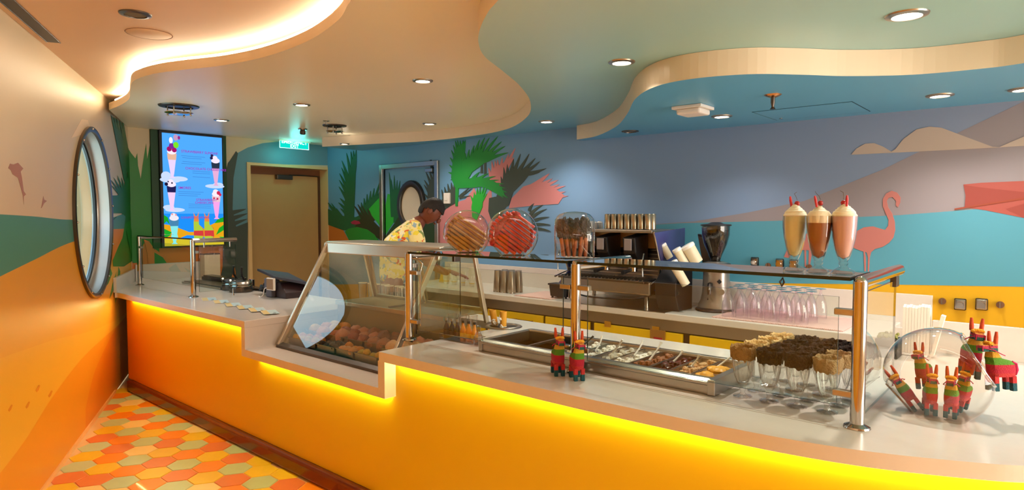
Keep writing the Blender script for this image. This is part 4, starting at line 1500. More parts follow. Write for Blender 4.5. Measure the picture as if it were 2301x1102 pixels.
tub(-3.36, -3.15, 2.44, 2.70, .75, .83, 'tub heaped with round chocolate brown ice cream scoops', [i_b, i_b2, i_b], (2, 3), .052, seed=4)
tub(-3.13, -2.92, 2.40, 2.70, .75, .825, 'tub of peach coloured ice cream at right end', [i_pe, i_pe, i_p], (2, 3), .05, seed=5)
tub(-4.05, -3.72, 2.31, 2.42, .745, .79, 'small tray of yellow topping at case front left', [i_y, i_o], (4, 2), .03, seed=6)
tub(-3.70, -3.50, 2.31, 2.42, .745, .79, 'small tray of dark blackberries at case front', [i_gy], (4, 2), .024, seed=7)
tub(-3.48, -3.30, 2.31, 2.42, .745, .79, 'small tray of orange peach pieces at case front', [i_pe, i_o], (3, 2), .028, seed=8)
tub(-3.28, -3.06, 2.31, 2.38, .745, .79, 'small tray of green pistachio pieces at case front', [i_g, i_y], (4, 1), .028, seed=9)
# row of clear tumblers behind the case
m_acr = M['acrylic']
prof = [(.0, .004), (.026, .004), (.036, .14), (.034, .14), (.024, .008), (0, .008)]
base = None
for i in range(7):
    x, y = -4.42 + i * .088, 3.20 + (i % 2) * .03
    if base is None:
        base = thing('tumbler', 'clear tumbler behind display case, leftmost of seven', 'glass', (x, y, ZT), group='clear tumblers behind the case')
        obj('cup', lathe(B(), [(.0, .002), (.028, .002), (.037, .15), (.035, .15), (.026, .008), (0, .008)], n=20), m_acr, base, world=False, smooth=True)
        obj('rim', lathe(B(), [(.0375, .149), (.0375, .153), (.0345, .153), (.0345, .149)], n=20, close=True), mat('clear plastic rim', (236, 226, 206), .2, var=0), base, world=False, smooth=True)
    else:
        dup(base, (x, y, ZT), 0, 'clear tumbler behind display case, %s of seven' % ('second from left', 'third from left', 'middle one', 'third from right', 'second from right', 'rightmost')[i - 1])
bm = B()
box(bm, -3.95, -3.72, 3.27, 3.273, ZT + .02, ZT + .20)
t = thing('price_card', 'upright cream card behind the clear tumblers', 'card', (-3.84, 3.27, ZT))
obj('card', bm, M['cream'], t)
obj('card_foot', bx(-3.90, -3.77, 3.25, 3.29, ZT, ZT + .02), M['acrylic'], t)

# ================================================================ TOPPING WELL
tw = thing('topping_well', 'long steel topping well sunk into the counter', 'food well', (-1.65, 2.6, ZT))
pf = [(2.415, ZT + .001), (2.415, .958), (2.404, .962), (2.404, .972), (2.425, .984), (2.452, .984), (2.458, .965), (2.458, ZT + .001)]
obj('front_rail', prism(B(), pf, -2.30, -1.035, f=sx), M['steel'], tw, bevel=.002)
obj('rear_rail', prism(B(), [(2.80, ZT + .001), (2.80, .975), (2.806, .984), (2.835, .984), (2.84, .975), (2.84, ZT + .001)], -2.30, -1.035, f=sx), M['steel'], tw, bevel=.002)
obj('end_rail', bx(-2.315, -2.29, 2.405, 2.84, ZT + .001, .982), M['steel'], tw, bevel=.004)
obj('end_rail', bx(-1.05, -1.018, 2.40, 2.84, ZT + .001, .986), M['steel'], tw, bevel=.004)
obj('cross_rail', bx(-1.875, -1.845, 2.45, 2.80, ZT + .001, .978), M['steel'], tw, bevel=.003)
bs = B()
for a in ((SX0 + .002, SX0 + .006, SY0, SY1 - .002), (SX1 - .006, SX1 - .002, SY0, SY1 - .002), (SX0 + .002, SX1 - .002, SY0 + .002, SY0 + .006), (SX0 + .002, SX1 - .002, SY1 - .006, SY1 - .002)):
    box(bs, *a, .72, .93)
box(bs, SX0 + .002, SX1 - .002, SY0 + .002, SY1 - .002, .715, .722)
obj('basin', bs, M['dsteel'], tw)
obj('divider_bar', bx(-2.07, -2.06, 2.46, 2.80, .955, .967), M['steel'], tw)
# pans with toppings, each with its spoon
tcol = {'w': mat('crushed white topping', (244, 230, 216), .7, var=.2, scale=60, bump=.8, bscale=90),
        'b': mat('brown crumble', (150, 92, 58), .7, var=.3, scale=60, bump=.8, bscale=90),
        'n': mat('nut pieces', (206, 160, 108), .7, var=.25, scale=60, bump=.8, bscale=90),
        'o': mat('peach slices', (250, 176, 50), .35, var=.1, scale=40),
        'r': mat('dark berry sauce', (84, 18, 18), .25, var=.1)}
kinds = [('w', 'white marshmallow pieces'), ('w', 'pale coconut flakes'), ('w', 'white chocolate chips'), ('w', 'crushed white meringue'), ('b', 'brown crumble'), ('r', 'dark berry sauce'), ('n', 'biscuit pieces'), ('o', 'yellow peach slices')]
pw = .098
m_spoon = glass_mat('clear spoon', (242, 236, 232), .25, .1)
m_white = M['white']
rr = random.Random(5)
ordinal = ['first', 'second', 'third', 'fourth', 'fifth', 'sixth', 'seventh', 'last']
for i, (k, nm) in enumerate(kinds):
    x0 = -1.84 + i * .0985
    x1 = x0 + .093
    lab = 'steel pan of %s, %s from the left in the topping well' % (nm, ordinal[i])
    if i == 7:
        lab = 'steel pan of yellow peach slices at the right end'
    t = thing('topping_pan', lab, 'pan', ((x0 + x1) / 2, 2.63, .90), group='pans in the topping well')
    bm = B()
    for a in ((x0, x0 + .003, 2.462, 2.796), (x1 - .003, x1, 2.462, 2.796), (x0, x1, 2.462, 2.465), (x0, x1, 2.793, 2.796)):
        box(bm, *a, .921, .976)
    box(bm, x0, x1, 2.462, 2.796, .921, .924)
    obj('pan', bm, M['steel'], t)
    if k == 'o':
        obj('filling', bx(x0 + .004, x1 - .004, 2.467, 2.792, .925, .95), tcol['n'], t)
        for j in range(9):
            c = Vector((rr.uniform(x0 + .025, x1 - .02), rr.uniform(2.485, 2.66), .967 + rr.uniform(0, .014)))
            obj('peach_slice', lumpy(B(), c, .028, .2, 10, 6, (1, 1.1, .5), seed=j), tcol['o'], t, smooth=True)
    else:
        bm = B()
        for j in range(26):
            lumpy(bm, (rr.uniform(x0 + .014, x1 - .014), rr.uniform(2.475, 2.785), .958 + rr.uniform(-.006, .012)), rr.uniform(.010, .017), .4, 6, 4, seed=j)
        obj('topping', bm, tcol[k], t)['kind'] = 'stuff'
        obj('filling', bx(x0 + .004, x1 - .004, 2.467, 2.792, .925, .958), tcol[k], t)
    xs, ys = (x0 + x1) / 2, 2.60 + rr.uniform(-.03, .05)
    sp = thing('serving_spoon', 'clear serving spoon standing in the %s pan of toppings' % ordinal[i], 'spoon', (xs, ys, .97), group='spoons in the topping pans')
    dx, dy = rr.uniform(-.05, .06), rr.uniform(.0, .07)
    hgt = rr.uniform(.05, .085)
    obj('handle', tb([(xs - .01, ys - .01, .975), (xs + dx * .5, ys + dy * .5, .97 + hgt * .6), (xs + dx, ys + dy, .97 + hgt)], [.005, .0035, .0055], 8), M['white'] if i != 0 else M['dsteel'], sp, smooth=True)
    obj('bowl', sphere(B(), (xs - .012, ys - .012, .972), .017, 10, 6, (1, 1, .4)), m_spoon, sp, smooth=True)
# round bin ring in the counter with paper cups
q = Vector((-2.70, 3.04, ZT))
t = thing('round_bin', 'round steel rimmed hole in the counter behind bottles', 'bin', q)
obj('rim', lt([(.085, .001), (.09, .008), (.115, .006), (.12, .001)], q, 36, close=True), M['steel'], t, smooth=True)
obj('well', cyl(B(), q + Vector((0, 0, .0008)), .086, .0008, 32), M['black'], t)
m_or = mat('orange paper', (246, 168, 52), .5, var=.05)
for i, (dx, dy, tl, lab) in enumerate(((-.045, -.03, -.03, 'leaning orange paper cup in the round bin'), (.03, -.035, .0, 'upright orange paper cup in the round bin'))):
    c = q + Vector((dx, dy, .006))
    t = thing('paper_cup', lab, 'cup', c, group='orange cups in the round bin')
    bm = lathe(B(), [(0, 0), (.019, 0), (.023, .10), (.0215, .10), (.018, .004), (0, .004)], (0, 0, 0), 18)
    for v in bm.verts:
        v.co = Vector((v.co.x + tl * v.co.z * 8, v.co.y, v.co.z)) + c
    obj('cup', bm, m_or, t, smooth=True)
    obj('base_ring', lt([(.0195, 0), (.021, .002), (.021, .006), (.0195, .006)], c, 18, close=True), m_white, t, smooth=True)
bm = B()
rr = random.Random(2)
for j in range(9):
    a = rr.uniform(2.2, 5.2)
    c = q + Vector((.07 * math.cos(a), .06 * math.sin(a), .012 + rr.uniform(0, .05 if j < 5 else 0)))
    lumpy(bm, c, rr.uniform(.010, .018), .9, 8, 5, seed=j, fr=5)
tag(obj('crumpled_tissue', bm, mat('tissue', (240, 226, 214), .8), None), 'crumpled white tissue lying at rim of round bin', 'tissue')

# ================================================================ BOTTLES IN THEIR HOLDER
t = thing('bottle_holder', 'low clear holder carrying dark and amber bottles', 'holder', (-2.57, 2.54, ZT))
bm = B()
box(bm, -2.72, -2.445, 2.50, 2.60, ZT + .001, ZT + .005)
box(bm, -2.72, -2.445, 2.50, 2.503, ZT + .005, ZT + .03)
box(bm, -2.72, -2.717, 2.50, 2.60, ZT + .005, ZT + .03)
box(bm, -2.448, -2.445, 2.50, 2.60, ZT + .005, ZT + .03)
obj('tray', bm, M['acrylic'], t)
obj('rail', tb([(-2.72, 2.50, ZT + .032), (-2.445, 2.50, ZT + .032), (-2.445, 2.60, ZT + .032), (-2.72, 2.60, ZT + .032)], .0018, 6, closed=True), M['chrome'], t)
bprof = [(0, 0), (.017, 0), (.0185, .004), (.0185, .055), (.012, .075), (.0068, .086), (.0068, .10), (0, .10)]
m_bd, m_ba = mat('dark brown glass', (40, 14, 10), .08, var=0, coat=.5), mat('amber syrup', (232, 138, 20), .1, var=.05, coat=.6)
protos = {}
for i in range(6):
    dark = i < 3
    c = (-2.695 + i * .0455, 2.535, ZT + .006)
    lab = ('%s dark brown bottle in the clear holder' % ('left', 'middle', 'right')[i]) if dark else ('%s amber bottle with black cap in the holder' % ('left', 'middle', 'right')[i - 3])
    if dark not in protos:
        t = thing('syrup_bottle', lab, 'bottle', c, group='dark bottles' if dark else 'amber bottles')
        obj('bottle', lathe(B(), bprof, n=20), m_bd if dark else m_ba, t, world=False, smooth=True)
        obj('cap', cyl(B(), (0, 0, .1), .0085, .014, 14), M['black'] if not dark else mat('silver cap', (176, 168, 160), .3, .8), t, world=False, smooth=True)
        obj('label', lathe(B(), [(.019, .018), (.0192, .018), (.0192, .045), (.019, .045)], n=20), mat('dark label' if dark else 'yellow label', (92, 70, 66) if dark else (248, 190, 40), .5), t, world=False, smooth=True)
        protos[dark] = t
    else:
        dup(protos[dark], c, 0, lab)
t = thing('glass_bottle', 'small empty clear bottle right of amber bottles', 'bottle', (-2.405, 2.50, ZT))
obj('bottle', lt([(0, .002), (.024, .002), (.026, .006), (.026, .05), (.016, .068), (.011, .078), (.013, .095), (.012, .095), (.010, .08), (.015, .066), (.024, .05), (.024, .008), (0, .006)], (-2.405, 2.50, ZT), 22), glass_mat('bottle glass', (240, 232, 226), .15, .02), t, smooth=True)
obj('stopper', lt([(0, .096), (.012, .098), (.014, .108), (.006, .114), (0, .115)], (-2.405, 2.50, ZT), 16), m_acr, t, smooth=True)
for i in range(3):
    t = thing('drinking_glass', 'small clear glass behind dark bottles, %s' % ('leftmost', 'middle', 'rightmost')[i], 'glass', (-2.86 + i * .07, 2.74 + i * .02, ZT), group='clear glasses behind the dark bottles')
    obj('cup', lt([(0, .001), (.024, .001), (.03, .10), (.0285, .10), (.022, .006), (0, .006)], (-2.86 + i * .07, 2.74 + i * .02, ZT), 20), m_acr, t, smooth=True)
    obj('rim', lt([(.0302, .099), (.0302, .102), (.028, .102), (.028, .099)], (-2.86 + i * .07, 2.74 + i * .02, ZT), 20, close=True), m_spoon, t, smooth=True)

# ================================================================ SUNDAE GLASSES WITH COATED RIMS
m_choc = mat('dark chocolate coat', (18, 8, 6), .6, spec=.15, var=.3, scale=50, bump=1.0, bscale=120)
m_brow = mat('brown nut coat', (46, 26, 18), .6, spec=.2, var=.35, scale=50, bump=1.0, bscale=120)
m_tan = mat('tan biscuit coat', (160, 112, 62), .8, var=.3, scale=60, bump=1.0, bscale=120)
m_crm = mat('cream sprinkle coat', (226, 184, 124), .6, var=.2, scale=60, bump=1.0, bscale=120)
m_tan2 = mat('pale caramel coat', (172, 134, 90), .8, var=.3, scale=60, bump=1.0, bscale=120)
gp = [(0, .002), (.034, .002), (.036, .006), (.012, .012), (.008, .022), (.012, .034), (.009, .042), (.020, .058), (.031, .085), (.038, .12), (.043, .165), (.041, .165), (.036, .12), (.029, .088), (.018, .062), (0, .056)]
gmesh = {}
from mathutils import noise as _n


def sundae_glass(x, y, coat, cname, label):
    t = thing('sundae_glass', label, 'glass', (x, y, ZT), rotz=random.uniform(0, 6), group='sundae glasses with coated rims')
    if 'g' not in gmesh:
        o = obj('glass', lathe(B(), gp, n=72, flute=14, famp=.05), m_acr, t, world=False, smooth=True)
        gmesh['g'] = o.data
    else:
        o = bpy.data.objects.new('glass', gmesh['g'])
        COL.objects.link(o)
        o.parent = t
    if cname not in gmesh:
        bm = B()
        pr_ = [(.037, .162), (.0435, .156), (.0470, .164), (.0485, .182), (.0480, .198), (.0445, .206), (.039, .203), (.036, .190), (0, .188)]
        lathe(bm, pr_, n=44)
        for v in bm.verts:
            k = _n.noise(v.co * 110 + Vector((len(cname), 0, 0)))
            rad = Vector((v.co.x, v.co.y, 0))
            if rad.length > .02:
                v.co += rad.normalized() * k * .007
                v.co.z += k * .006 if v.co.z > .18 else -abs(k) * .020
        c = obj('rim_coating', bm, coat, t, world=False, smooth=True)
        gmesh[cname] = c.data
    else:
        c = bpy.data.objects.new('rim_coating', gmesh[cname])
        COL.objects.link(c)
        c.parent = t


cols4 = [('tan', m_tan, 'tan biscuit'), ('choc', m_choc, 'black chocolate'), ('brow', m_brow, 'dark brown nut'), ('tan2', m_tan2, 'pale caramel')]
rowc = [[0, 4, 4, 4], [1, 2, 1, 2], [2, 2, 2, 2], [3, 3, 2, 2]]
ext = cols4 + [('crm', m_crm, 'cream sprinkle')]
rows_n = ['front row', 'second row', 'third row', 'back row']
for c in range(4):
    for r_ in range(4):
        k = ext[rowc[c][r_]]
        x = -.935 + c * .103 + r_ * .012
        y = 2.475 + r_ * .115
        lab = 'sundae glass with %s rim, %s, %s column of four' % (k[2], rows_n[r_], ('leftmost', 'second', 'third', 'rightmost')[c])
        sundae_glass(x, y, k[1], k[0], lab)

# ================================================================ MILKSHAKES ON THE GLASS SHELF
sp_ = [(0, .001), (.036, .001), (.039, .005), (.034, .013), (.018, .022), (.012, .030), (.016, .038), (.013, .044), (.020, .060), (.029, .090), (.036, .125), (.0405, .165), (.042, .205), (.0405, .205), (.039, .165), (.0345, .125), (.0275, .090), (.0185, .062), (0, .052)]
m_cr = mat('whipped cream', (250, 240, 214), .55, var=.03, bump=.15, bscale=40)
m_str = mat('candy stick', (206, 54, 66), .35, var=.25, scale=60)
for i, (x, y, col, nm, rz, fill) in enumerate(((-.745, 2.455, (238, 240, 196), 'pale yellow vanilla', .3, .203), (-.655, 2.43, (150, 84, 50), 'chocolate brown', 1.4, .180), (-.577, 2.445, (232, 188, 190), 'pink strawberry', 2.6, .203))):
    z0 = GZ + .0065
    t = thing('milkshake', '%s milkshake with whipped cream and cherry in tall glass' % nm, 'milkshake', (x, y, z0), rz)
    obj('glass', lathe(B(), sp_, n=48, flute=10, famp=.02), m_acr, t, world=False, smooth=True)
    obj('shake', lathe(B(), [(0, .054), (.017, .064), (.0262, .090), (.0332, .125), (.0376, .165), (.0392, fill), (0, fill)], n=32), mat('shake ' + nm, col, .4, var=.02), t, world=False, smooth=True)
    bm = B()
    pts = []
    for k in range(64):
        a = k * .42
        h = k / 63
        rr_ = .026 * (1 - h) ** .8
        pts.append((rr_ * math.cos(a), rr_ * math.sin(a), (fill if i != 1 else .196) + .006 + h * .034))
    tube(bm, pts, [.0145 * (1 - .55 * k / 63) for k in range(64)], 8)
    lathe(bm, [(0, fill - .001), (.039, fill - .001), (.041, .206), (.030, .222), (0, .226)], n=28)
    obj('whipped_cream', bm, m_cr, t, world=False, smooth=True)
    ch = obj('cherry', lumpy(B(), (.006, 0,   .250), .0095, .08, 14, 10, seed=i), M['red'], t, world=False, smooth=True)
    obj('cherry_stem', tb([(.006, 0, .262), (.002, .004, .275), (-.004, .012, .286), (.004, .018, .292)], .0009, 6), mat('cherry stem', (84, 60, 36), .6), ch, world=False, smooth=True)
    obj('candy_stick', tb([(-.012, .004, .236), (-.016, .007, .262), (-.018, .009, .276)], [.004, .005, .003], 8), m_str, t, world=False, smooth=True)
# ================================================================ ROUND CANDY JARS
def jar_profile(Rj):
    """round outline with a flat base, a slanted facet at lower left and a slanted mouth at upper right"""
    pts = []
    zb = -.80 * Rj
    fn = Vector((-math.cos(math.radians(42)), -math.sin(math.radians(42))))     # slanted facet normal
    for k in range(64):
        a = 2 * PI * k / 64
        p = Vector((math.cos(a), math.sin(a))) * Rj
        if p.dot(fn) > .86 * Rj:
            p -= fn * (p.dot(fn) - .86 * Rj)
        if p.y < zb:
            p.y = zb
        pts.append(p)
    return pts, zb


def make_jar(name, label, cat, loc, rotz, Rj, half, group=None, mouth=False):
    t = thing(name, label, cat, loc, rotz, group)
    pts, zb = jar_profile(Rj)
    bm = B()
    steps = [(-1.0, .62), (-.97, .70), (-.90, .80), (-.75, .90), (-.45, .975), (0, 1.0), (.45, .975), (.75, .90), (.90, .80), (.97, .70), (1.0, .62)]
    rings = []
    for s, k in steps:
        rings.append([bm.verts.new((p.x * k, s * half, p.y * (k if p.y > zb * .98 else 1 - (1 - k) * .0) - zb)) for p in pts])
    n = len(pts)
    for a, b in zip(rings, rings[1:]):
        for k in range(n):
            bm.faces.new((a[k], a[(k + 1) % n], b[(k + 1) % n], b[k]))
    bm.faces.new(rings[0][::-1])
    bm.faces.new(rings[-1])
    if mouth:      # open mouth facing the upper right
        mn = Vector((math.cos(math.radians(32)), 0, math.sin(math.radians(32))))
        bmesh.ops.bisect_plane(bm, geom=bm.verts[:] + bm.edges[:] + bm.faces[:], plane_co=Vector((0, 0, -zb)) + mn * Rj * .80, plane_no=mn, clear_outer=True)
    obj('glass_body', bm, m_jar, t, world=False, smooth=True)
    # thick rims of the facet seen as bright lines
    for s in (-1, 1):
        if not mouth:
            obj('rim', tb([(p.x * .70, s * half * .97, (p.y * .70 if p.y > zb * .98 else p.y) - zb) for p in pts], .0022 * Rj / .13, 6, closed=True), m_jrim, t, world=False, smooth=True)
    if mouth:
        fn_ = Vector((-math.cos(math.radians(42)), -math.sin(math.radians(42))))
        fp = [p for p in pts if abs(p.dot(fn_) - .86 * Rj) < 1e-4 and p.y > zb + .002]
        lo_, hi_ = min(fp, key=lambda p: p.y), max(fp, key=lambda p: p.y)
        lo_ = Vector((lo_.x + .004, zb + .004))
        ring = [(q_.x * k_, s_ * half * w_, q_.y * k_ - zb) for q_, s_, k_, w_ in ((hi_, -1, .985, .45), (hi_.lerp(lo_, .5), -1, .955, .62), (lo_, -1, .985, .45), (lo_, 1, .985, .45), (hi_.lerp(lo_, .5), 1, .955, .62), (hi_, 1, .985, .45))]
        obj('facet_rim', tb(ring, .003, 6, closed=True), m_brim, t, world=False, smooth=True)
    if mouth:
        bm = B()
        hw = math.sqrt(max(0, 1 - .64)) * Rj
        c0 = Vector((0, 0, -zb)) + mn * Rj * .80
        tn = Vector((-mn.z, 0, mn.x))
        rp = []
        for k in range(40):
            a = 2 * PI * k / 40
            ca, sa = math.cos(a), math.sin(a)
            q_ = (abs(ca) ** 2.6 + abs(sa) ** 2.6) ** (-1 / 2.6)
            rp.append(c0 + tn * (hw * .93 * ca * q_) + Vector((0, half * .93 * sa * q_, 0)))
        tube(bm, rp, .006, 8, closed=True)
        obj('mouth_rim', bm, m_jrim, t, world=False, smooth=True)
    return t


m_jar = glass_mat('jar glass', (249, 246, 243), .16, .03, rim=(196, 178, 166))
m_brim = glass_mat('bowl rim glass', (176, 150, 132), .34, .06)
m_jrim = glass_mat('jar rim glass', (240, 232, 224), .34, .06)
zj = GZ + .0065
V3 = lambda x, y, z=0: Vector((x, y, z))


def along(px, y):
    q = P(px, 560, y=y)
    return q.x


J = [('left', along(1049, 2.49), 2.49, .130), ('middle', along(1151, 2.475), 2.475, .134), ('right', along(1291, 2.49), 2.49, .130)]
rr = random.Random(11)
wafer = [mat('tan wafer', (196, 152, 92), .6, var=.35, scale=30, bump=.5), mat('wafer brown', (160, 112, 66), .6, var=.3, scale=40, bump=.5)]
redm = [mat('red candy rod', (214, 52, 44), .35, var=.2, scale=30, bump=.3), mat('pink candy rod', (226, 96, 84), .4, var=.2, scale=30, bump=.3)]
cinn = [mat('cinnamon rod', (168, 96, 60), .6, var=.25, scale=30), mat('pale rod', (196, 128, 88), .6, var=.25, scale=30)]
m_jchoc = mat('jar chocolate dip', (52, 22, 16), .3, var=.3, scale=60, bump=1.0, bscale=90)
for nm, x, y, Rj in J:
    face = math.atan2(-y, -x)                 # towards the viewer
    if nm == 'right':
        rz = face + PI / 2 + PI / 2
        lab = 'right glass jar seen edge-on, holding brown rods with dark chocolate tops'
    else:
        rz = face + PI / 2
        lab = ('left' if nm == 'left' else 'middle') + ' round glass jar with slanted foot full of ' + ('tan wafer sticks' if nm == 'left' else 'red candy rods')
    t = make_jar('candy_jar', lab, 'jar', (x, y, zj), rz, Rj * (.96 if nm == 'right' else 1), +.094 if nm == 'right' else .085, group='candy jars on the glass shelf')
    ux, uy = Vector((math.cos(rz), math.sin(rz), 0)), Vector((-math.sin(rz), math.cos(rz), 0))
    c0 = Vector((x, y, zj))
    zc = .80 * Rj
    if nm == 'right':
        k = 0
        for iy in range(5):
            for ix in range(4):
                a = -.055 + ix * .036 + rr.uniform(-.006, .006)
                b = -.066 + iy * .033 + rr.uniform(-.005, .005)
                tl = rr.uniform(-.022, .022)
                p0 = c0 + ux * a * .8 + uy * (b * .8) + V3(0, 0, .012)
                top = .172 + rr.uniform(-.012, .014)
                p1 = c0 + ux * (a + tl * .4) + uy * max(-.072, min(.072, b + tl)) + V3(0, 0, top)
                s = thing('chocolate_rod', 'chocolate tipped rod in right jar, %s row from left, %s' % (('first', 'second', 'third', 'fourth')[ix], ('at the front', 'second deep', 'third deep', 'fourth deep', 'at the back')[iy]), 'sweet', p0, group='chocolate dipped rods in the right jar')
                obj('rod', tb([p0, p1], .0075, 8), cinn[k % 2], s, smooth=True)
                d_ = (p1 - p0)
                bm = B()
                m_ = p0 + d_ * .80
                q_ = Vector((0, 0, 1)).rotation_difference(d_.normalized()).to_matrix()
                sphere(bm, (0, 0, 0), .0205, 12, 14, (1, 1, 2.3))
                for v in bm.verts:
                    v.co *= 1 + .35 * _n.noise(v.co * 190 + V3(k, 0, 0))
                    v.co = q_ @ v.co + m_
                obj('chocolate_tip', bm, m_jchoc, s, smooth=False)
                k += 1
    else:
        ms = wafer if nm == 'left' else redm
        # rods lie parallel, falling from upper left to lower right, stacked in the round
        an = math.radians(-36)
        d = Vector((math.cos(an), math.sin(an)))
        nn = Vector((-d.y, d.x))
        k = 0
        for lay_ in range(-5, 6 if nm == 'middle' else 4):
            for dep in (-.05, -.017, .017, .05):
                off = lay_ * .0205 - .008
                if abs(off) > .105:
                    continue
                hl = math.sqrt(max(0, (.885 * Rj) ** 2 - off ** 2))
                lo, hi = -hl, hl
                # keep inside base and facet
                fn = Vector((-math.cos(math.radians(42)), -math.sin(math.radians(42))))
                for _ in range(40):
                    pA, pB = nn * off + d * lo, nn * off + d * hi
                    if pA.dot(fn) > .80 * Rj:
                        lo += .004
                    if pB.y < -.74 * Rj:
                        hi -= .004
                    if pA.y < -.74 * Rj or lo > hi:
                        break
                if hi - lo < .05:
                    continue
                pA, pB = nn * off + d * (lo + rr.uniform(0, .02)), nn * off + d * (hi - rr.uniform(0, .012))
                w0 = c0 + ux * pA.x + uy * (dep + rr.uniform(-.004, .004)) + V3(0, 0, pA.y + zc)
                w1 = c0 + ux * pB.x + uy * (dep + rr.uniform(-.004, .004)) + V3(0, 0, pB.y + zc)
                nth = ('lowest', 'second lowest', 'third lowest', 'fourth', 'fifth', 'sixth', 'seventh', 'eighth', 'ninth', 'tenth', 'topmost')[lay_ + 5]
                dth = {-.05: 'front', -.017: 'second from the front', .017: 'third from the front', .05: 'back'}[dep]
                s = thing('wafer_stick' if nm == 'left' else 'candy_rod', ('tan wafer stick in left jar, ' if nm == 'left' else 'red candy rod in middle jar, ') + nth + ' layer, ' + dth, 'sweet', w0, group='sweets in the %s jar' % nm)
                obj('stick', tb([w0, w0.lerp(w1, .5), w1], .0085, 8), ms[k % 2], s, smooth=True)
                if nm == 'middle' and True:
                    # sugar coated upper end
                    obj('coated_end', lumpy(B(), w0.lerp(w1, .16), .015, .4, 10, 7, (1.1, 1.1, 1.1), seed=k, fr=4), mat_red_coat if 'mat_red_coat' in globals() else globals().setdefault('mat_red_coat', mat('red sugar coat', (176, 34, 34), .4, var=.3, scale=60, bump=.8)), s, smooth=True)
                k += 1

# ================================================================ PAPER DONKEY FIGURES
HP = .222
st = [(0, (20, 76, 84)), (.13, (186, 44, 44)), (.30, (176, 26, 50)), (.44, (84, 138, 30)), (.56, (206, 158, 48)), (.66, (36, 90, 84)), (.715, (176, 52, 80)), (.76, (206, 130, 46)), (.82, (196, 74, 40))]
m_pin = ramp_mat('layered crepe paper', st, 2, 0, HP, .85, bump=.9, bscale=260)
m_pear = mat('orange ear paper', (200, 74, 34), .8, var=.1, bump=.5)
m_pye = mat('yellow paper', (244, 182, 50), .8, var=.1, bump=.5)
m_pmag = mat('magenta paper', (188, 30, 84), .8, var=.1, bump=.5)
m_pteal = mat('teal paper', (20, 76, 84), .8, var=.1, bump=.5)
pin_mesh = {}


def donkey(label, loc, rot=(0, 0, 0), s=1.0):
    t = thing('donkey_figure', label, 'figurine', loc, group='paper donkey figures')
    t.rotation_euler = rot
    t.scale = (s, s, s)

    def put(name, make, m, smooth=False, bevel=0.0):
        if name not in pin_mesh:
            o = obj(name.split('#')[0], make(), m, t, world=False, smooth=smooth, bevel=bevel)
            pin_mesh[name] = o.data
        else:
            o = bpy.data.objects.new(name.split('#')[0], pin_mesh[name])
            COL.objects.link(o)
            o.parent = t
        return o

    def body():      # faces -y; width along x
        bm = B()
        secs = [(.052, .024, -.026, .066), (.075, .0265, -.030, .068), (.097, .0265, -.031, .066), (.112, .0245, -.031, .050), (.122, .0235, -.031, .012), (.135, .0215, -.029, .004), (.150, .0185, -.027, -.001)]
        rings = []
        for z, w, y0, y1 in secs:
            ring = []
            for k in range(16):
                a = 2 * PI * k / 16
                ca, sa = math.cos(a), math.sin(a)
                q_ = (abs(ca) ** 4 + abs(sa) ** 4) ** -.25
                ring.append(bm.verts.new((w * ca * q_, (y0 + y1) / 2 + (y1 - y0) / 2 * sa * q_, z)))
            rings.append(ring)
        for a, b in zip(rings, rings[1:]):
            for k in range(16):
                bm.faces.new((a[k], a[(k + 1) % 16], b[(k + 1) % 16], b[k]))
        bm.faces.new(rings[0][::-1])
        bm.faces.new(rings[-1])
        return bm

    def head():
        bm = B()
        box(bm, -.0165, .0165, -.034, .0, .146, .182)
        box(bm, -.0135, .0135, -.060, -.030, .146, .171)
        return bm

    def leg(x, y):
        def f():
            bm = B()
            box(bm, x - .0085, x + .0085, y - .009, y + .009, 0, .056)
            return bm
        return f

    def ear(x):
        def f():
            return tb([(x, -.010, .176), (x * 1.12, -.008, .200), (x * 1.2, -.006, .221)], [.0075, .0070, .0045], 8)
        return f
    put('body', body, m_pin, True)
    put('head', head, m_pin, bevel=.004)
    for i, (x, y) in enumerate(((-.016, -.018), (.016, -.018), (-.016, .052), (.016, .052))):
        put('leg#%d' % i, leg(x, y), m_pin, bevel=.002)
    put('ear#0', ear(-.0145), m_pear, True)
    put('ear#1', ear(.0145), m_pear, True)

    def ruff():
        bm = B()
        for k in range(11):
            a = -1.3 + 2.6 * k / 10
            lumpy(bm, (.017 * math.sin(a), -.026 - .006 * math.cos(a), .176 + .005 * math.cos(a * 1.2)), .0055, .4, 6, 5, seed=k)
        return bm

    def bridle():
        bm = B()
        for s_ in (-1, 1):
            tube(bm, [(s_ * .012, -.058, .160), (s_ * .019, -.045, .158), (s_ * .020, -.02, .152), (s_ * .030, .0, .138), (s_ * .024, .018, .132)], .0018, 6)
        for s_ in (-1, 1):
            tube(bm, [(s_ * .0137, -.061, .150), (s_ * .0137, -.061, .168)], .002, 6)
        return bm

    def eyes():
        bm = B()
        for s_ in (-1, 1):
            sphere(bm, (s_ * .0168, -.026, .170), .0032, 8, 6)
        return bm
    put('forelock', ruff, m_pye)
    put('bridle', bridle, m_pmag, True)
    put('eyes', eyes, M['black'], True)
    put('tail', lambda: tb([(0, .066, .105), (0, .080, .098), (0, .084, .075), (0, .080, .055)], [.005, .006, .006, .002], 8), m_pmag, True)
    return t


face_v = lambda x, y: math.atan2(-y, -x) + PI / 2      # turn the -y side towards the viewer
donkey('paper donkey figure left of the middle chrome post', (-1.69, 2.275, ZT), (0, 0, face_v(-1.69, 2.27) + .22), .98)
donkey('paper donkey figure right of the middle chrome post', (-1.578, 2.265, ZT), (0, 0, face_v(-1.57, 2.26) + .30), .98)
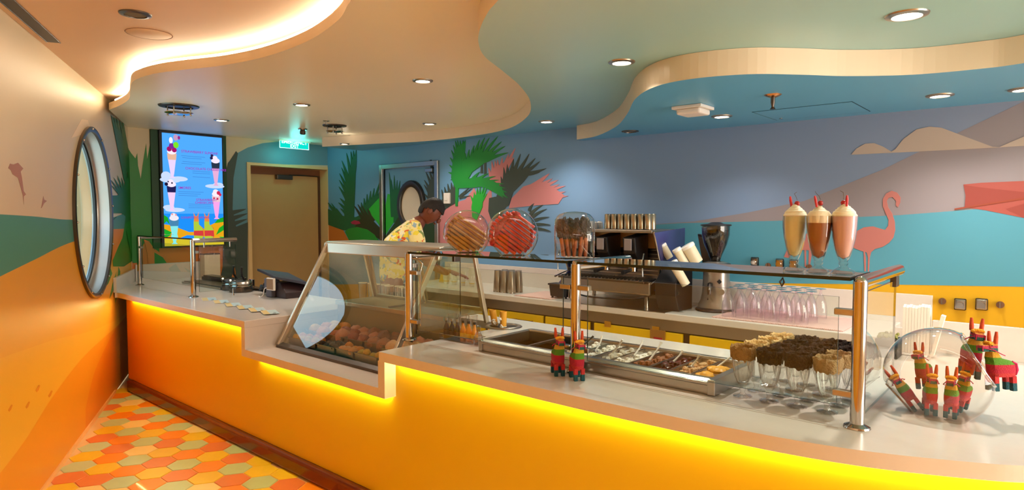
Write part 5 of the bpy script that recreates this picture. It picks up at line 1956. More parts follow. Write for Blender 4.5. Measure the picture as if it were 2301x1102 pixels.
# bowl with donkeys on the right
bx_, by_ = -.325, 2.73
bz = ZT + .001
brz = math.atan2(-by_, -bx_) + PI / 2
bowl = make_jar('glass_bowl', 'large tilted round glass bowl filled with paper donkey figures', 'bowl', (bx_, by_, bz), brz, .172, .112, mouth=True)
ub, vb = Vector((math.cos(brz), math.sin(brz), 0)), Vector((-math.sin(brz), math.cos(brz), 0))


def inb(a, b, c):
    return Vector((bx_, by_, bz)) + ub * a + vb * b + V3(0, 0, c)


fz = brz
donkey('donkey figure standing front left of centre inside the bowl', inb(-.018, -.052, .006), (0, 0, fz + .15), .82)
donkey('donkey figure standing front right of centre inside the bowl', inb(.042, -.052, .006), (0, 0, fz - .1), .82)
donkey('donkey figure lying tilted at left inside the bowl', inb(-.055, -.020, .012), (0, -.62, fz + .2), .80)
donkey('donkey figure raised behind the others inside the bowl', inb(-.04, .035, .075), (0, -.12, fz - .35), .78)
donkey('donkey figure leaning right at back inside the bowl', inb(.062, .040, .012), (0, .20, fz - .3), .82)
donkey('donkey figure climbing upright out of the bowl mouth', inb(.098, .045, .135), (0, .06, fz + .25), .98)
donkey('donkey figure hanging outside the bowl at the right', inb(.172, -.01, .112), (0, -.10, fz - .9), .92)

# ================================================================ RIGHT END: napkins, planter
m_nap = mat('white napkin', (240, 226, 210), .8, var=.03, bump=.3, bscale=30)
nx, ny = -.55, 3.80
t = thing('napkin_holder', 'upright bundle of folded white napkins by backsplash', 'napkins', (nx, ny, ZT))
obj('holder', bx(nx - .075, nx + .055, ny - .04, ny + .04, ZT + .001, ZT + .012), M['white'], t, bevel=.003)
rr = random.Random(4)
for i in range(9):
    a = -.055 + i * .013
    bm = B()
    x0_ = nx + a
    sft = rr.uniform(-.006, .006)
    prism(bm, [(ny - .032, ZT + .013), (ny + .032, ZT + .013), (ny + .030, ZT + .24 + sft), (ny, ZT + .262 + sft), (ny - .030, ZT + .25 + sft)], x0_, x0_ + .0122, f=sx)
    obj('napkin', bm, m_nap, t)
obj('leaning_napkin', prism(B(), [(nx + .070, ZT + .013), (nx + .082, ZT + .013), (nx + .125, ZT + .215), (nx + .108, ZT + .22)], ny - .03, ny + .02, f=lambda a, b, c: (a, c, b)), m_nap, t)
t = thing('planter_box', 'small black box with green garnish beside the napkins', 'planter', (-.665, 3.70, ZT))
obj('box', bx(-.70, -.60, 3.62, 3.74, ZT + .001, ZT + .095), M['black'], t, bevel=.003)
bm = B()
for i in range(26):
    lumpy(bm, (rr.uniform(-.69, -.61), rr.uniform(3.63, 3.73), ZT + .10 + rr.uniform(0, .016)), rr.uniform(.007, .012), .5, 6, 4, seed=i)
obj('garnish', bm, mat('green garnish', (132, 128, 60), .7, var=.3), t)['kind'] = 'stuff'

# ================================================================ BACK COUNTER OBJECTS
# espresso machine
ex0, ex1, ey0_, ey1_ = -3.20, -2.30, 4.30, 4.78
em = thing('espresso_machine', 'wide steel espresso machine with black group heads', 'coffee machine', ((ex0 + ex1) / 2, 4.55, ZT))
eb = ZT + .005
for x in (ex0 + .08, ex1 - .10):
    for y in (ey0_ + .06, ey1_ - .06):
        obj('leg', cyl(B(), (x, y, eb), .018, .10, 16), M['chrome'], em, smooth=True)
obj('base', bx(ex0 + .02, ex1 - .04, ey0_, ey1_, eb + .10, eb + .20), M['steel'], em, bevel=.012)
obj('drip_tray', bx(ex0 + .04, ex1 - .06, ey0_ - .06, ey0_ + .16, eb + .195, eb + .215), M['dsteel'], em, bevel=.004)
bm = B()
for i in range(24):
    x = ex0 + .06 + i * (ex1 - ex0 - .14) / 23
    box(bm, x, x + .008, ey0_ - .05, ey0_ + .15, eb + .215, eb + .222)
obj('grate', bm, M['steel'], em)['kind'] = 'stuff'
obj('backplate', prism(B(), [(ey0_ + .17, eb + .21), (ey0_ + .26, eb + .56), (ey0_ + .30, eb + .56), (ey0_ + .22, eb + .21)], ex0 + .04, ex1 - .06, f=sx), M['dsteel'], em)
bm = B()
for i in range(9):
    z = eb + .24 + i * .032
    y = ey0_ + .165 + (z - eb - .21) * .257
    box(bm, ex0 + .05, ex1 - .07, y, y + .012, z, z + .008)
obj('louvres', bm, M['steel'], em)['kind'] = 'stuff'
obj('top_tray', bx(ex0, ex1 - .02, ey0_ - .02, ey1_, eb + .575, eb + .60), M['steel'], em, bevel=.006)
obj('orange_lit_band', bx(ex0 + .03, ex1 - .05, ey0_ + .20, ey1_ - .02, eb + .45, eb + .575), mat('orange lit panel', (200, 150, 92), .35, .5), em)  # orange light on this panel is put into its colour
m_purp = mat('violet side panel', (66, 66, 122), .25, var=.2, scale=6, coat=.6)
for x in (ex0 - .015, ex1 - .02):
    obj('side_panel', prism(B(), [(ey0_ - .01, eb + .58), (ey1_ + .02, eb + .61), (ey1_ + .02, eb + .14), (ey0_ + .02, eb + .14), (ey0_ + .16, eb + .24)], x, x + .018, f=sx), m_purp, em, bevel=.003)
    obj('side_edge', tb([(x + .009, ey0_ - .01, eb + .59), (x + .009, ey0_ + .15, eb + .24), (x + .009, ey0_ - .04, eb + .20)], .008, 8), M['chrome'], em, smooth=True)
for i in range(3):
    x = ex0 + .18 + i * .25
    gh = obj('group_head', prism(B(), [(ey0_ - .02, eb + .54), (ey0_ + .20, eb + .57), (ey0_ + .20, eb + .30), (ey0_ + .09, eb + .33), (ey0_ + .0, eb + .42)], x - .055, x + .055, f=sx), M['black'], em, bevel=.01)
    obj('badge', bx(x - .032, x + .032, ey0_ - .03, ey0_ - .018, eb + .44, eb + .53), mat('grey badge', (150, 140, 140), .4), gh, bevel=.004)
    obj('group_ring', cyl(B(), (x, ey0_ + .06, eb + .315), .034, .03, 20), M['chrome'], gh, smooth=True)
    pf_ = obj('portafilter', cyl(B(), (x, ey0_ + .06, eb + .275), .036, .035, 20), M['chrome'], em, smooth=True)
    obj('portafilter_handle', tb([(x, ey0_ + .03, eb + .29), (x + .01, ey0_ - .11, eb + .275)], [.012, .016], 10), M['black'], pf_, smooth=True)
for x in (ex0 + .02, ex1 - .09):
    obj('steam_wand', tb([(x, ey0_ - .01, eb + .42), (x + .01, ey0_ - .05, eb + .36), (x + .02, ey0_ - .06, eb + .25)], .005, 8), M['chrome'], em, smooth=True)
obj('cable', tb(catmull([(ex0 + .10, ey0_ + .02, eb + .11), (ex0 + .25, ey0_ - .02, eb + .06), (ex0 + .5, ey0_ - .02, eb + .055), (ex1 - .15, ey0_ - .01, eb + .075), (ex1 - .02, ey0_ + .1, eb + .12)], 5), .007, 8), M['black'], em, smooth=True)
# tray of steel cups on the machine
base = None
k = 0
for r_ in range(2):
    for i in range(7):
        x, y, z = ex1 - .10 - i * .060, ey0_ + .07 + r_ * .068, eb + .6015
        if base is None:
            base = thing('espresso_cup', 'steel cup on espresso machine, front row, rightmost', 'cup', (x, y, z), group='steel cups on the espresso machine')
            obj('cup', lathe(B(), [(.029, 0), (.0295, .004), (.0265, .115), (.023, .12), (0, .12), (0, .115), (.0235, .113), (.027, .004)], n=20), mat('warm steel cup', (176, 160, 136), .22, .9), base, world=False, smooth=True)
            obj('rim', lathe(B(), [(.0285, 0), (.0300, .002), (.0298, .006), (.0285, .005)], n=20, close=True), M['chrome'], base, world=False, smooth=True)
        else:
            dup(base, (x, y, z), k * .7, 'steel cup on espresso machine, %s row, %s' % (('front', 'rear')[r_], ('rightmost', 'second from the right', 'third from the right', 'fourth from the right', 'third from the left', 'second from the left', 'leftmost')[i]))
        k += 1
base = None
for r_ in range(3):
    for i in range(4):
        x, y, z = ex0 + .06 + i * .072, ey0_ + .05 + r_ * .075, eb + .6015
        if base is None:
            base = thing('porcelain_cup', 'white cup on espresso machine, front row, leftmost', 'cup', (x, y, z), group='white cups on the espresso machine')
            obj('cup', lathe(B(), [(.032, 0), (.033, .004), (.026, .05), (.014, .056), (0, .056)], n=20), M['white'], base, world=False, smooth=True)
            obj('foot_ring', lathe(B(), [(.014, .055), (.015, .06), (.012, .06), (.012, .055)], n=18, close=True), M['white'], base, world=False, smooth=True)
        else:
            dup(base, (x, y, z), i, 'white cup on espresso machine, %s row, %s' % (('front', 'middle', 'rear')[r_], ('leftmost', 'second from left', 'third from left', 'rightmost')[i]))

# bottle stand with white lidded bottles
sxx, syy = -2.17, 4.46
t = thing('bottle_stand', 'slanted black stand between espresso machine and grinder', 'stand', (sxx, syy, ZT + .001))
bm = B()
prism(bm, [(syy - .10, ZT + .001), (syy + .12, ZT + .001), (syy + .12, ZT + .36), (syy + .02, ZT + .36), (syy - .16, ZT + .22), (syy - .16, ZT + .12)], sxx - .13, sxx + .04, f=sx)
obj('body', bm, M['black'], t, bevel=.006)
for i in range(3):
    z = ZT + .13 + i * .09
    obj('shelf_lip', bx(sxx - .135, sxx + .045, syy - .13 + i * .06, syy - .11 + i * .06, z, z + .02), M['dsteel'], t, bevel=.003)
m_can = mat('cream can', (232, 220, 190), .4, var=.05)
m_lid = mat('white lid', (248, 244, 236), .3, var=0)
cans = [(1543, 551, .054, 'largest white lidded bottle at top of the black stand', 4.42, .15),
        (1519, 559, .034, 'cream bottle with white lid left of the largest one', 4.36, .14),
        (1510, 588, .038, 'lowest white lidded bottle in the black stand', 4.30, .20),
        (1487, 550, .034, 'bottle reflection in the violet machine panel, built as a solid bottle', 4.44, .12)]  # last entry: a solid bottle standing in for a reflection in the violet panel
for px, py, r_, lab, yy, ln in cans:
    a = P(px, py, y=yy)
    d = Vector((.42, .30, -.86)).normalized() * ln
    b = a + d
    t = thing('lidded_bottle', lab, 'bottle', b, group='bottles on the black stand')
    obj('body', tb([a + d * .16, b], [r_ * .94, r_ * .86], 20), m_can, t, smooth=True)
    obj('lid', tb([a, a + d * .02, a + d * .16], [r_ * .90, r_, r_], 22), m_lid, t, smooth=True)
t = thing('remote_box', 'flat black device leaning behind the white bottles', 'device', (-2.03, 4.70, ZT))
a = Vector((-2.16, 4.72, ZT + .44))
bm = B()
prism(bm, [(-2.06, ZT + .001), (-1.96, ZT + .001), (-2.10, ZT + .56), (-2.17, ZT + .57)], 4.74, 4.78, f=lambda a, b, c: (a, c, b))
obj('case', bm, M['black'], t, bevel=.005)
obj('front', prism(B(), [(-2.055, ZT + .03), (-1.975, ZT + .03), (-2.11, ZT + .54), (-2.16, ZT + .55)], 4.734, 4.7395, f=lambda a, b, c: (a, c, b)), M['dsteel'], t)

# coffee grinder
gx, gy = P(1606, 690, y=4.60).x, 4.60
t = thing('coffee_grinder', 'silver coffee grinder with tall dark bean hopper', 'grinder', (gx, gy, ZT + .001))
o = (gx, gy, ZT + .001)
m_sil = mat('silver grinder body', (170, 162, 154), .3, .7, var=.04)
obj('base_plate', lt([(0, 0), (.135, 0), (.142, .006), (.138, .016), (.12, .022), (0, .022)], o, 36), M['black'], t, smooth=True)
bm = B()
secs = [(.018, .128, .105), (.045, .124, .10), (.075, .108, .088), (.13, .098, .084), (.22, .092, .082), (.29, .090, .080)]
rings = []
for z, a, b in secs:
    ring = []
    for k in range(24):
        an = 2 * PI * k / 24
        ca, sa = math.cos(an), math.sin(an)
        q_ = (abs(ca) ** 3 + abs(sa) ** 3) ** (-1 / 3)
        ring.append(bm.verts.new((o[0] + a * ca * q_, o[1] + .02 + b * sa * q_, o[2] + z)))
    rings.append(ring)
for a, b in zip(rings, rings[1:]):
    for k in range(24):
        bm.faces.new((a[k], a[(k + 1) % 24], b[(k + 1) % 24], b[k]))
bm.faces.new(rings[-1])
obj('body', bm, m_sil, t, smooth=True)
gd = Vector((-gx, -gy, 0)).normalized()
gr = Vector((-gd.y, gd.x, 0))
oc = Vector(o)
obj('dial', tb([oc + gd * .06 + gr * .045 + V3(0, 0, .15), oc + gd * .100 + gr * .045 + V3(0, 0, .15)], .022, 20), M['steel'], t, smooth=True)
obj('display', tb([oc + gd * .05 + gr * .03 + V3(0, 0, .225), oc + gd * .088 + gr * .03 + V3(0, 0, .225)], .018, 4), M['black'], t)
obj('spout', tb([oc + gd * .06 - gr * .035 + V3(0, 0, .20), oc + gd * .12 - gr * .04 + V3(0, 0, .16), oc + gd * .12 - gr * .04 + V3(0, 0, .13)], [.02, .016, .012], 12), M['dsteel'], t, smooth=True)
obj('fork', tb([oc + gd * .08 - gr * .05 + V3(0, 0, .10), oc + gd * .15 - gr * .05 + V3(0, 0, .10)], .006, 8), M['black'], t, smooth=True)
obj('head', lt([(0, .29), (.100, .29), (.104, .30), (.104, .355), (.06, .37), (0, .372)], o, 32), m_sil, t, smooth=True)
obj('collar', lt([(.100, .345), (.110, .345), (.110, .355), (.04, .372), (.04, .355)], o, 32, close=True), M['dsteel'], t, smooth=True)
obj('hopper', lt([(.034, .372), (.05, .42), (.085, .50), (.102, .57), (.104, .635), (.100, .635), (.098, .57), (.08, .502), (.046, .424), (.030, .374)], o, 36, close=True), glass_mat('smoky hopper', (196, 190, 186), .16), t, smooth=True)
obj('beans', lt([(0, .376), (.030, .376), (.046, .424), (.080, .502), (.096, .57), (.098, .60), (0, .612)], o, 32), mat('coffee beans', (24, 10, 8), .35, var=.3, scale=90, bump=1.0, bscale=110), t, smooth=True)
obj('lid', lt([(0, .662), (.03, .664), (.06, .652), (.11, .646), (.112, .636), (0, .634)], o, 36), M['black'], t, smooth=True)

# upside-down tulip glasses on pink mat
m_pink = mat('pink bar mat', (232, 188, 176), .7, var=.08, scale=80, bump=.6, bscale=150)
t = thing('bar_mat', 'pink ribbed bar mat under the tulip glasses', 'mat', (-1.42, 4.5, ZT))
obj('mat', bx(-1.84, -1.00, 4.27, 4.84, ZT + .0005, ZT + .006), m_pink, t, bevel=.002)
bm = B()
for i in range(70):
    x = -1.835 + i * .0119
    box(bm, x, x + .005, 4.265, 4.272, ZT + .0005, ZT + .009)
obj('fringe', bm, m_pink, t)['kind'] = 'stuff'
t = thing('bar_mat', 'pink bar mat left of the espresso machine', 'mat', (-3.4, 4.5, ZT))
obj('mat', bx(-3.66, -3.26, 4.27, 4.70, ZT + .0005, ZT + .006), m_pink, t, bevel=.002)
bm = B()
for i in range(33):
    x = -3.655 + i * .0119
    box(bm, x, x + .005, 4.265, 4.272, ZT + .0005, ZT + .009)
obj('fringe', bm, m_pink, t)['kind'] = 'stuff'
tp = [(.041, 0), (.043, .04), (.040, .09), (.030, .135), (.016, .165), (.009, .172), (.008, .188), (.014, .196), (.034, .202), (.035, .206), (0, .207), (0, .204), (.012, .196), (.006, .188), (.007, .170), (.028, .134), (.038, .09), (.041, .04), (.039, 0)]
base = None
m_tul = glass_mat('lilac clear glass', (254, 252, 254), .14, .10, rim=(238, 234, 240))
for r_ in range(4):
    for i in range(6):
        x, y, z = -1.76 + i * .098 + (r_ % 2) * .03, 4.36 + r_ * .105, ZT + .0065
        if base is None:
            base = thing('tulip_glass', 'upside-down tulip glass, front row, leftmost on pink mat', 'glass', (x, y, z), group='upside-down tulip glasses on the pink mat')
            obj('bowl', lathe(B(), tp[:6] + tp[13:], n=30, flute=10, famp=.03), m_tul, base, world=False, smooth=True)
            obj('foot', lathe(B(), tp[5:14], n=30), m_tul, base, world=False, smooth=True)
        else:
            dup(base, (x, y, z), (i + r_) * .4, 'upside-down tulip glass, %s row, %s' % (('front', 'second', 'third', 'back')[r_], ('leftmost', 'second from left', 'third from left', 'third from right', 'second from right', 'rightmost')[i]))
# tall tumblers upside down at the left
base = None
for r_ in range(2):
    for i in range(3):
        x, y, z = -3.98 + i * .085, 4.40 + r_ * .10, ZT + .001
        if base is None:
            base = thing('tall_tumbler', 'tall tumbler upside down, front row, leftmost by pink mat', 'glass', (x, y, z), group='tall tumblers left of the espresso machine')
            obj('cup', lathe(B(), [(.040, 0), (.041, .004), (.030, .20), (.028, .203), (0, .203), (0, .19), (.027, .19), (.037, .004)], n=22, flute=11, famp=.03), mat('steel tumbler', (164, 150, 132), .3, .7), base, world=False, smooth=True)
            obj('rim', lathe(B(), [(.040, 0), (.0425, .002), (.0415, .007), (.040, .005)], n=22, close=True), M['chrome'], base, world=False, smooth=True)
        else:
            dup(base, (x, y, z), i, 'tall tumbler upside down, %s row, %s' % (('front', 'rear')[r_], ('leftmost', 'middle', 'rightmost')[i]))
# black caddy
cx_, cy_ = P(1262, 655, y=4.40).x, 4.40
t = thing('sugar_caddy', 'black caddy on the pink mat corner of back counter', 'caddy', (cx_, cy_, ZT))
bm = prism(B(), [(-.085, ZT + .02), (.085, ZT + .02), (.10, ZT + .115), (-.10, ZT + .115)], cy_ - .05, cy_ + .05, f=lambda a, b, c: (cx_ + a, c, b))
obj('bin', bm, M['black'], t, bevel=.006)
obj('lid', bx(cx_ - .108, cx_ + .108, cy_ - .058, cy_ + .058, ZT + .115, ZT + .13), M['black'], t, bevel=.004)
for s_ in (-1, 1):
    for r_ in (-1, 1):
        obj('foot', cyl(B(), (cx_ + s_ * .07, cy_ + r_ * .035, ZT + .0065), .01, .015, 10), M['black'], t)
# stacks of cups at far left on the back counter
base = None
rr = random.Random(8)
for i, (px, h_, r_, c_, lab) in enumerate(((1003, .17, .034, (236, 226, 206), 'stack of cream paper cups at far left of back counter'), (1020, .21, .036, (240, 232, 216), 'tall stack of white cups beside cream stack'), (1040, .14, .030, (220, 210, 190), 'short stack of pale cups on back counter'), (1060, .19, .034, (236, 224, 206), 'stack of white cups nearest the tall tumblers'))):
    c = Vector((P(px, 640, y=4.55).x, 4.55, ZT + .001))
    t = thing('cup_stack', lab, 'cups', c)
    n_ = int(h_ / .016)
    bm = B()
    prf = [(0, 0), (r_ * .74, 0)]
    for k in range(n_):
        z = .05 + k * (h_ - .05) / n_
        prf += [(r_ * .92, z), (r_, z + .002), (r_, z + .005)]
    prf += [(r_ * .98, h_), (r_ * .9, h_), (r_ * .72, h_ - .05), (0, h_ - .05)]
    obj('cups', lathe(B(), prf, c, 20), mat('cup paper', c_, .6, var=.05), t, smooth=True)
    obj('band', lt([(r_ * .8, .018), (r_ * .87, .035), (r_ * .855, .035), (r_ * .79, .018)], c, 20, close=True), M['yellow'], t, smooth=True)
t = thing('yellow_sign', 'small yellow triangular card on the back counter left', 'card', (P(993, 600, y=4.6).x, 4.6, ZT))
c = P(993, 600, y=4.6)
obj('card', prism(B(), [(c.x - .05, ZT + .002), (c.x + .05, ZT + .002), (c.x + .01, ZT + .17)], 4.60, 4.604, f=lambda a, b, c: (a, c, b)), M['yellow'], t)
obj('prop', bx(c.x - .02, c.x + .02, 4.604, 4.66, ZT + .001, ZT + .006), M['yellow'], t)

# ================================================================ LEFT COUNTER OBJECTS
# payment terminal
tx, ty_ = -5.19, 2.93
t = thing('till_terminal', 'dark till terminal seen from behind with small card display', 'till', (tx, ty_, ZT))
obj('base', prism(B(), [(-.11, 0), (.19, 0), (.19, .05), (.10, .13), (-.08, .13)], -.10, .12, f=lambda a, b, c: (tx + a, ty_ + c, ZT + .001 + b)), mat('dark plum plastic', (52, 34, 38), .4, var=.05), t, bevel=.006)
v = [(-.30, -.10, .235), (.14, -.17, .195), (.20, .12, .12), (-.22, .16, .185)]
bm = B()
vv = [bm.verts.new((tx + a, ty_ + b, ZT + c)) for a, b, c in v] + [bm.verts.new((tx + a, ty_ + b, ZT + c - .022)) for a, b, c in v]
for f in ((0, 1, 2, 3), (7, 6, 5, 4), (0, 4, 5, 1), (1, 5, 6, 2), (2, 6, 7, 3), (3, 7, 4, 0)):
    bm.faces.new([vv[i] for i in f])
obj('touch_screen', bm, M['navy'], t, bevel=.004)
obj('neck', bx(tx - .09, tx + .03, ty_ - .15, ty_ - .06, ZT + .07, ZT + .165), mat('grey blue plastic', (96, 96, 112), .4), t, bevel=.012)
obj('stand_foot', bx(tx - .075, tx + .02, ty_ - .14, ty_ - .07, ZT + .002, ZT + .075), mat('grey plastic', (88, 84, 96), .4), t, bevel=.008)
dsp = obj('customer_display', bx(tx + .03, tx + .15, ty_ - .19, ty_ - .17, ZT + .075, ZT + .18), M['white'], t, bevel=.004)
obj('display_face', bx(tx + .038, tx + .142, ty_ - .1925, ty_ - .190, ZT + .083, ZT + .172), mat('tan display', (150, 120, 92), .3), dsp)
obj('cord', tb(catmull([(tx + .02, ty_ - .17, ZT + .09), (tx - .02, ty_ - .18, ZT + .08), (tx - .025, ty_ - .19, ZT + .03), (tx - .05, ty_ - .2, ZT + .006), (tx - .12, ty_ - .18, ZT + .006)], 5), .004, 8), M['white'], t, smooth=True)
t = thing('cable_bundle', 'tangled black cables heaped left of the till', 'cables', (tx - .22, ty_ - .02, ZT))
rr = random.Random(9)
for k in range(7):
    pts = []
    cx2, cy2 = tx - .23 + rr.uniform(-.03, .03), ty_ - .02 + rr.uniform(-.03, .03)
    for i in range(9):
        a = i * .9 + k
        pts.append((cx2 + .06 * math.cos(a) + rr.uniform(-.02, .02), cy2 + .045 * math.sin(a) + rr.uniform(-.02, .02), ZT + .016 + abs(.05 * math.sin(i * 1.3 + k)) + .010 * k * .5))
    obj('cable', tb(catmull(pts, 4), .012, 8), M['black'], t, smooth=True)
# leaflets fanned on the counter
m_lw = mat('leaflet paper', (226, 222, 206), .5)
m_lb = mat('leaflet blue print', (182, 204, 204), .5, var=.1)
m_ly = mat('leaflet yellow print', (222, 192, 120), .5, var=.1)
fly = [(470, 673), (497, 679), (524, 686), (551, 692), (578, 698), (606, 704)]
nmz = ['farthest', 'second farthest', 'third farthest', 'third nearest', 'second nearest', 'nearest']
for i, (px, py) in enumerate(fly):
    c = P(px, py, z=ZT)
    zz = ZT + .0015 + i * .0012
    t = thing('leaflet', 'beach print leaflet, %s of six fanned along the counter' % nmz[i], 'leaflet', (c.x, c.y, zz), rotz=-.35, group='leaflets on the counter')
    obj('sheet', bx(-.105, .105, -.055, .055, 0, .0006), m_lw, t, world=False)
    obj('print', bx(-.103, .103, -.01, .053, .0007, .0009), m_lb, t, world=False)
    obj('print', bx(-.103, .103, -.053, -.01, .0007, .0009), m_ly, t, world=False)
    bm = B()
    tube(bm, catmull([(.05, .02, .001), (.07, .032, .001), (.09, .02, .001), (.08, .01, .001)], 3), .0016, 5)
    obj('print', bm, M['black'], t, world=False)
# waffle makers and flat griddle
m_gr = mat('olive black griddle', (44, 38, 18), .3, var=.1)
t = thing('griddle_plate', 'long dark flat griddle plate under the short sneeze guard', 'griddle', (-6.55, 2.9, ZT))
obj('plate', bx(-6.95, -6.10, 2.78, 2.98, ZT + .001, ZT + .028), m_gr, t, bevel=.004)
obj('edge', bx(-6.97, -6.08, 2.765, 2.78, ZT + .001, ZT + .020), M['steel'], t)
t = thing('griddle_plate', 'second dark griddle plate farther back by the wall', 'griddle', (-6.9, 3.05, ZT))
obj('plate', bx(-7.0, -6.25, 3.0, 3.10, ZT + .001, ZT + .07), m_gr, t, bevel=.004)
obj('edge', bx(-7.01, -6.24, 2.99, 3.0, ZT + .001, ZT + .055), M['dsteel'], t)
for i, (x, y, lab) in enumerate(((-6.02, 2.86, 'round steel cone maker with raised handle, left one'), (-5.80, 2.83, 'round steel cone maker beside the foot of guard, right one'))):
    t = thing('cone_maker', lab, 'waffle iron', (x, y, ZT), group='cone makers under the short guard')
    obj('base', lt([(0, .001), (.10, .001), (.105, .02), (.10, .05), (0, .05)], (x, y, ZT), 28), M['dsteel'], t, smooth=True)
    obj('lower_plate', lt([(0, .05), (.095, .05), (.10, .058), (.095, .068), (0, .068)], (x, y, ZT), 28), M['chrome'], t, smooth=True)
    obj('upper_plate', lt([(0, .072), (.095, .072), (.10, .082), (.09, .098), (.03, .106), (0, .106)], (x, y, ZT), 28), M['steel'] if i else M['dsteel'], t, smooth=True)
    obj('hinge', bx(x - .03, x + .03, y + .09, y + .12, ZT + .03, ZT + .11), M['chrome'], t, bevel=.005)
    obj('handle', tb([(x + .02, y + .03, ZT + .10), (x + .02, y, ZT + .15), (x + .05, y - .02, ZT + .20), (x + .06, y - .02, ZT + .235)], .010, 10), M['black'], t, smooth=True)
    obj('lever', tb([(x - .09, y - .03, ZT + .06), (x - .11, y - .06, ZT + .10), (x - .04, y - .08, ZT + .11)], .009, 10), M['chrome'], t, smooth=True)
t = thing('white_dispenser', 'tall cream box standing against the end wall', 'dispenser', (XE + .16, 3.37, ZT))
obj('body', bx(XE + .04, XE + .16, 3.20, 3.38, ZT - .0, ZT + .26), mat('cream box', (232, 208, 176), .5), t, bevel=.004)
obj('lid', bx(XE + .038, XE + .163, 3.197, 3.383, ZT + .26, ZT + .272), M['dsteel'], t, bevel=.003)
t = thing('serving_tray', 'flat dark tray behind the cone makers', 'tray', (-5.6, 2.98, ZT))
obj('tray', bx(-6.15, -5.42, 2.96, 3.09, ZT + .001, ZT + .012), mat('dark wood', (70, 46, 22), .4), t, bevel=.003)
obj('raised_edge', bx(-6.15, -5.42, 2.955, 2.965, ZT + .001, ZT + .022), M['dsteel'], t)
# ================================================================ PERSON BEHIND THE CASE
def skin(name, verts, edges, mtl, parent, levels=2, root=0):
    me = bpy.data.meshes.new(name)
    me.from_pydata([v[:3] for v in verts], edges, [])
    o = bpy.data.objects.new(name, me)
    COL.objects.link(o)
    md = o.modifiers.new('s', 'SKIN')
    md.use_smooth_shade = True
    for i, v in enumerate(verts):
        r = v[3] if isinstance(v[3], tuple) else (v[3], v[3])
        me.skin_vertices[0].data[i].radius = r
        me.skin_vertices[0].data[i].use_root = (i == root)
    sb = o.modifiers.new('b', 'SUBSURF')
    sb.levels = levels
    sb.render_levels = levels
    dg = bpy.context.evaluated_depsgraph_get()
    m2 = bpy.data.meshes.new_from_object(o.evaluated_get(dg))
    bpy.data.objects.remove(o)
    m2.materials.clear()
    m2.materials.append(mtl)
    for p in m2.polygons:
        p.use_smooth = True
    n_ = bpy.data.objects.new(name, m2)
    COL.objects.link(n_)
    n_.parent = parent
    return n_


pxp = P(878, 560, y=3.62).x
per = thing('person', 'person in yellow floral shirt with short dark hair, head bent down behind display case', 'person', (pxp, 3.62, 0), rotz=1.0)
per.scale = (1.06, 1.06, 1.045)
# local frame: +x is where the person faces, y to the left
m_skin = mat('brown skin', (120, 62, 40), .5, var=.05, sss=.05)
m_hair = mat('black hair', (30, 20, 16), .55, var=.2, scale=60, bump=.8, bscale=200)
m_shirt = bpy.data.materials.new('floral shirt')
m_shirt.use_nodes = True
N, L = m_shirt.node_tree.nodes, m_shirt.node_tree.links
b_ = N['Principled BSDF']
b_.inputs['Roughness'].default_value = .8
tc = N.new('ShaderNodeTexCoord')
vo = N.new('ShaderNodeTexVoronoi')
vo.inputs['Scale'].default_value = 34
nz = N.new('ShaderNodeTexNoise')
nz.inputs['Scale'].default_value = 14
mxv = N.new('ShaderNodeMix')
mxv.data_type = 'VECTOR'
mxv.inputs[0].default_value = .12
L.new(tc.outputs['Object'], mxv.inputs[4])
L.new(tc.outputs['Object'], nz.inputs['Vector'])
L.new(nz.outputs['Color'], mxv.inputs[5])
L.new(mxv.outputs[1], vo.inputs['Vector'])
sp2 = N.new('ShaderNodeSeparateXYZ')
L.new(vo.outputs['Color'], sp2.inputs[0])
rp = N.new('ShaderNodeValToRGB')
rp.color_ramp.interpolation = 'CONSTANT'
cr = rp.color_ramp
cr.elements[0].position = 0
cr.elements[0].color = srgb((244, 226, 150))
cr.elements[1].position = .42
cr.elements[1].color = srgb((238, 214, 60))
for p_, c_ in ((.62, (150, 176, 186)), (.72, (214, 96, 36)), (.80, (240, 232, 200)), (.92, (130, 150, 80))):
    cr.elements.new(p_).color = srgb(c_)
L.new(sp2.outputs[0], rp.inputs[0])
L.new(rp.outputs[0], b_.inputs['Base Color'])
m_trou = mat('dark trousers', (34, 32, 40), .8)
bodyv = [(0, 0, .94, (.13, .10)), (.02, 0, 1.10, (.125, .10)), (.05, 0, 1.28, (.18, .145)), (.13, 0, 1.43, (.19, .135)), (.235, 0, 1.50, .062), (.285, 0, 1.54, .056),
         (.18, .16, 1.445, .055), (.20, .22, 1.22, .043), (.40, .15, 1.09, .034), (.48, .12, 1.06, .026),
         (.18, -.16, 1.445, .055), (.20, -.22, 1.22, .043), (.40, -.15, 1.09, .034), (.48, -.12, 1.06, .026),
         (0, .09, .88, .085), (.02, .10, .50, .058), (-.02, .10, .10, .042), (.05, .10, .045, .04), (.14, .10, .035, .03),
         (0, -.09, .88, .085), (.02, -.10, .50, .058), (-.02, -.10, .10, .042), (.05, -.10, .045, .04), (.14, -.10, .035, .03)]
bodye = [(0, 1), (1, 2), (2, 3), (3, 4), (4, 5), (3, 6), (6, 7), (7, 8), (8, 9), (3, 10), (10, 11), (11, 12), (12, 13), (0, 14), (14, 15), (15, 16), (16, 17), (17, 18), (0, 19), (19, 20), (20, 21), (21, 22), (22, 23)]
skin('body', bodyv, bodye, m_skin, per)
g_ = lambda r, k: (tuple(x * k + .008 for x in r) if isinstance(r, tuple) else r * k + .008)
sv = [(v[0], v[1], v[2], g_(v[3], 1.14)) for v in bodyv[:4]] + [(.222, 0, 1.485, .070), (.17, .175, 1.44, .078), (.215, .215, 1.29, .074), (.17, -.175, 1.44, .078), (.215, -.215, 1.29, .074)]
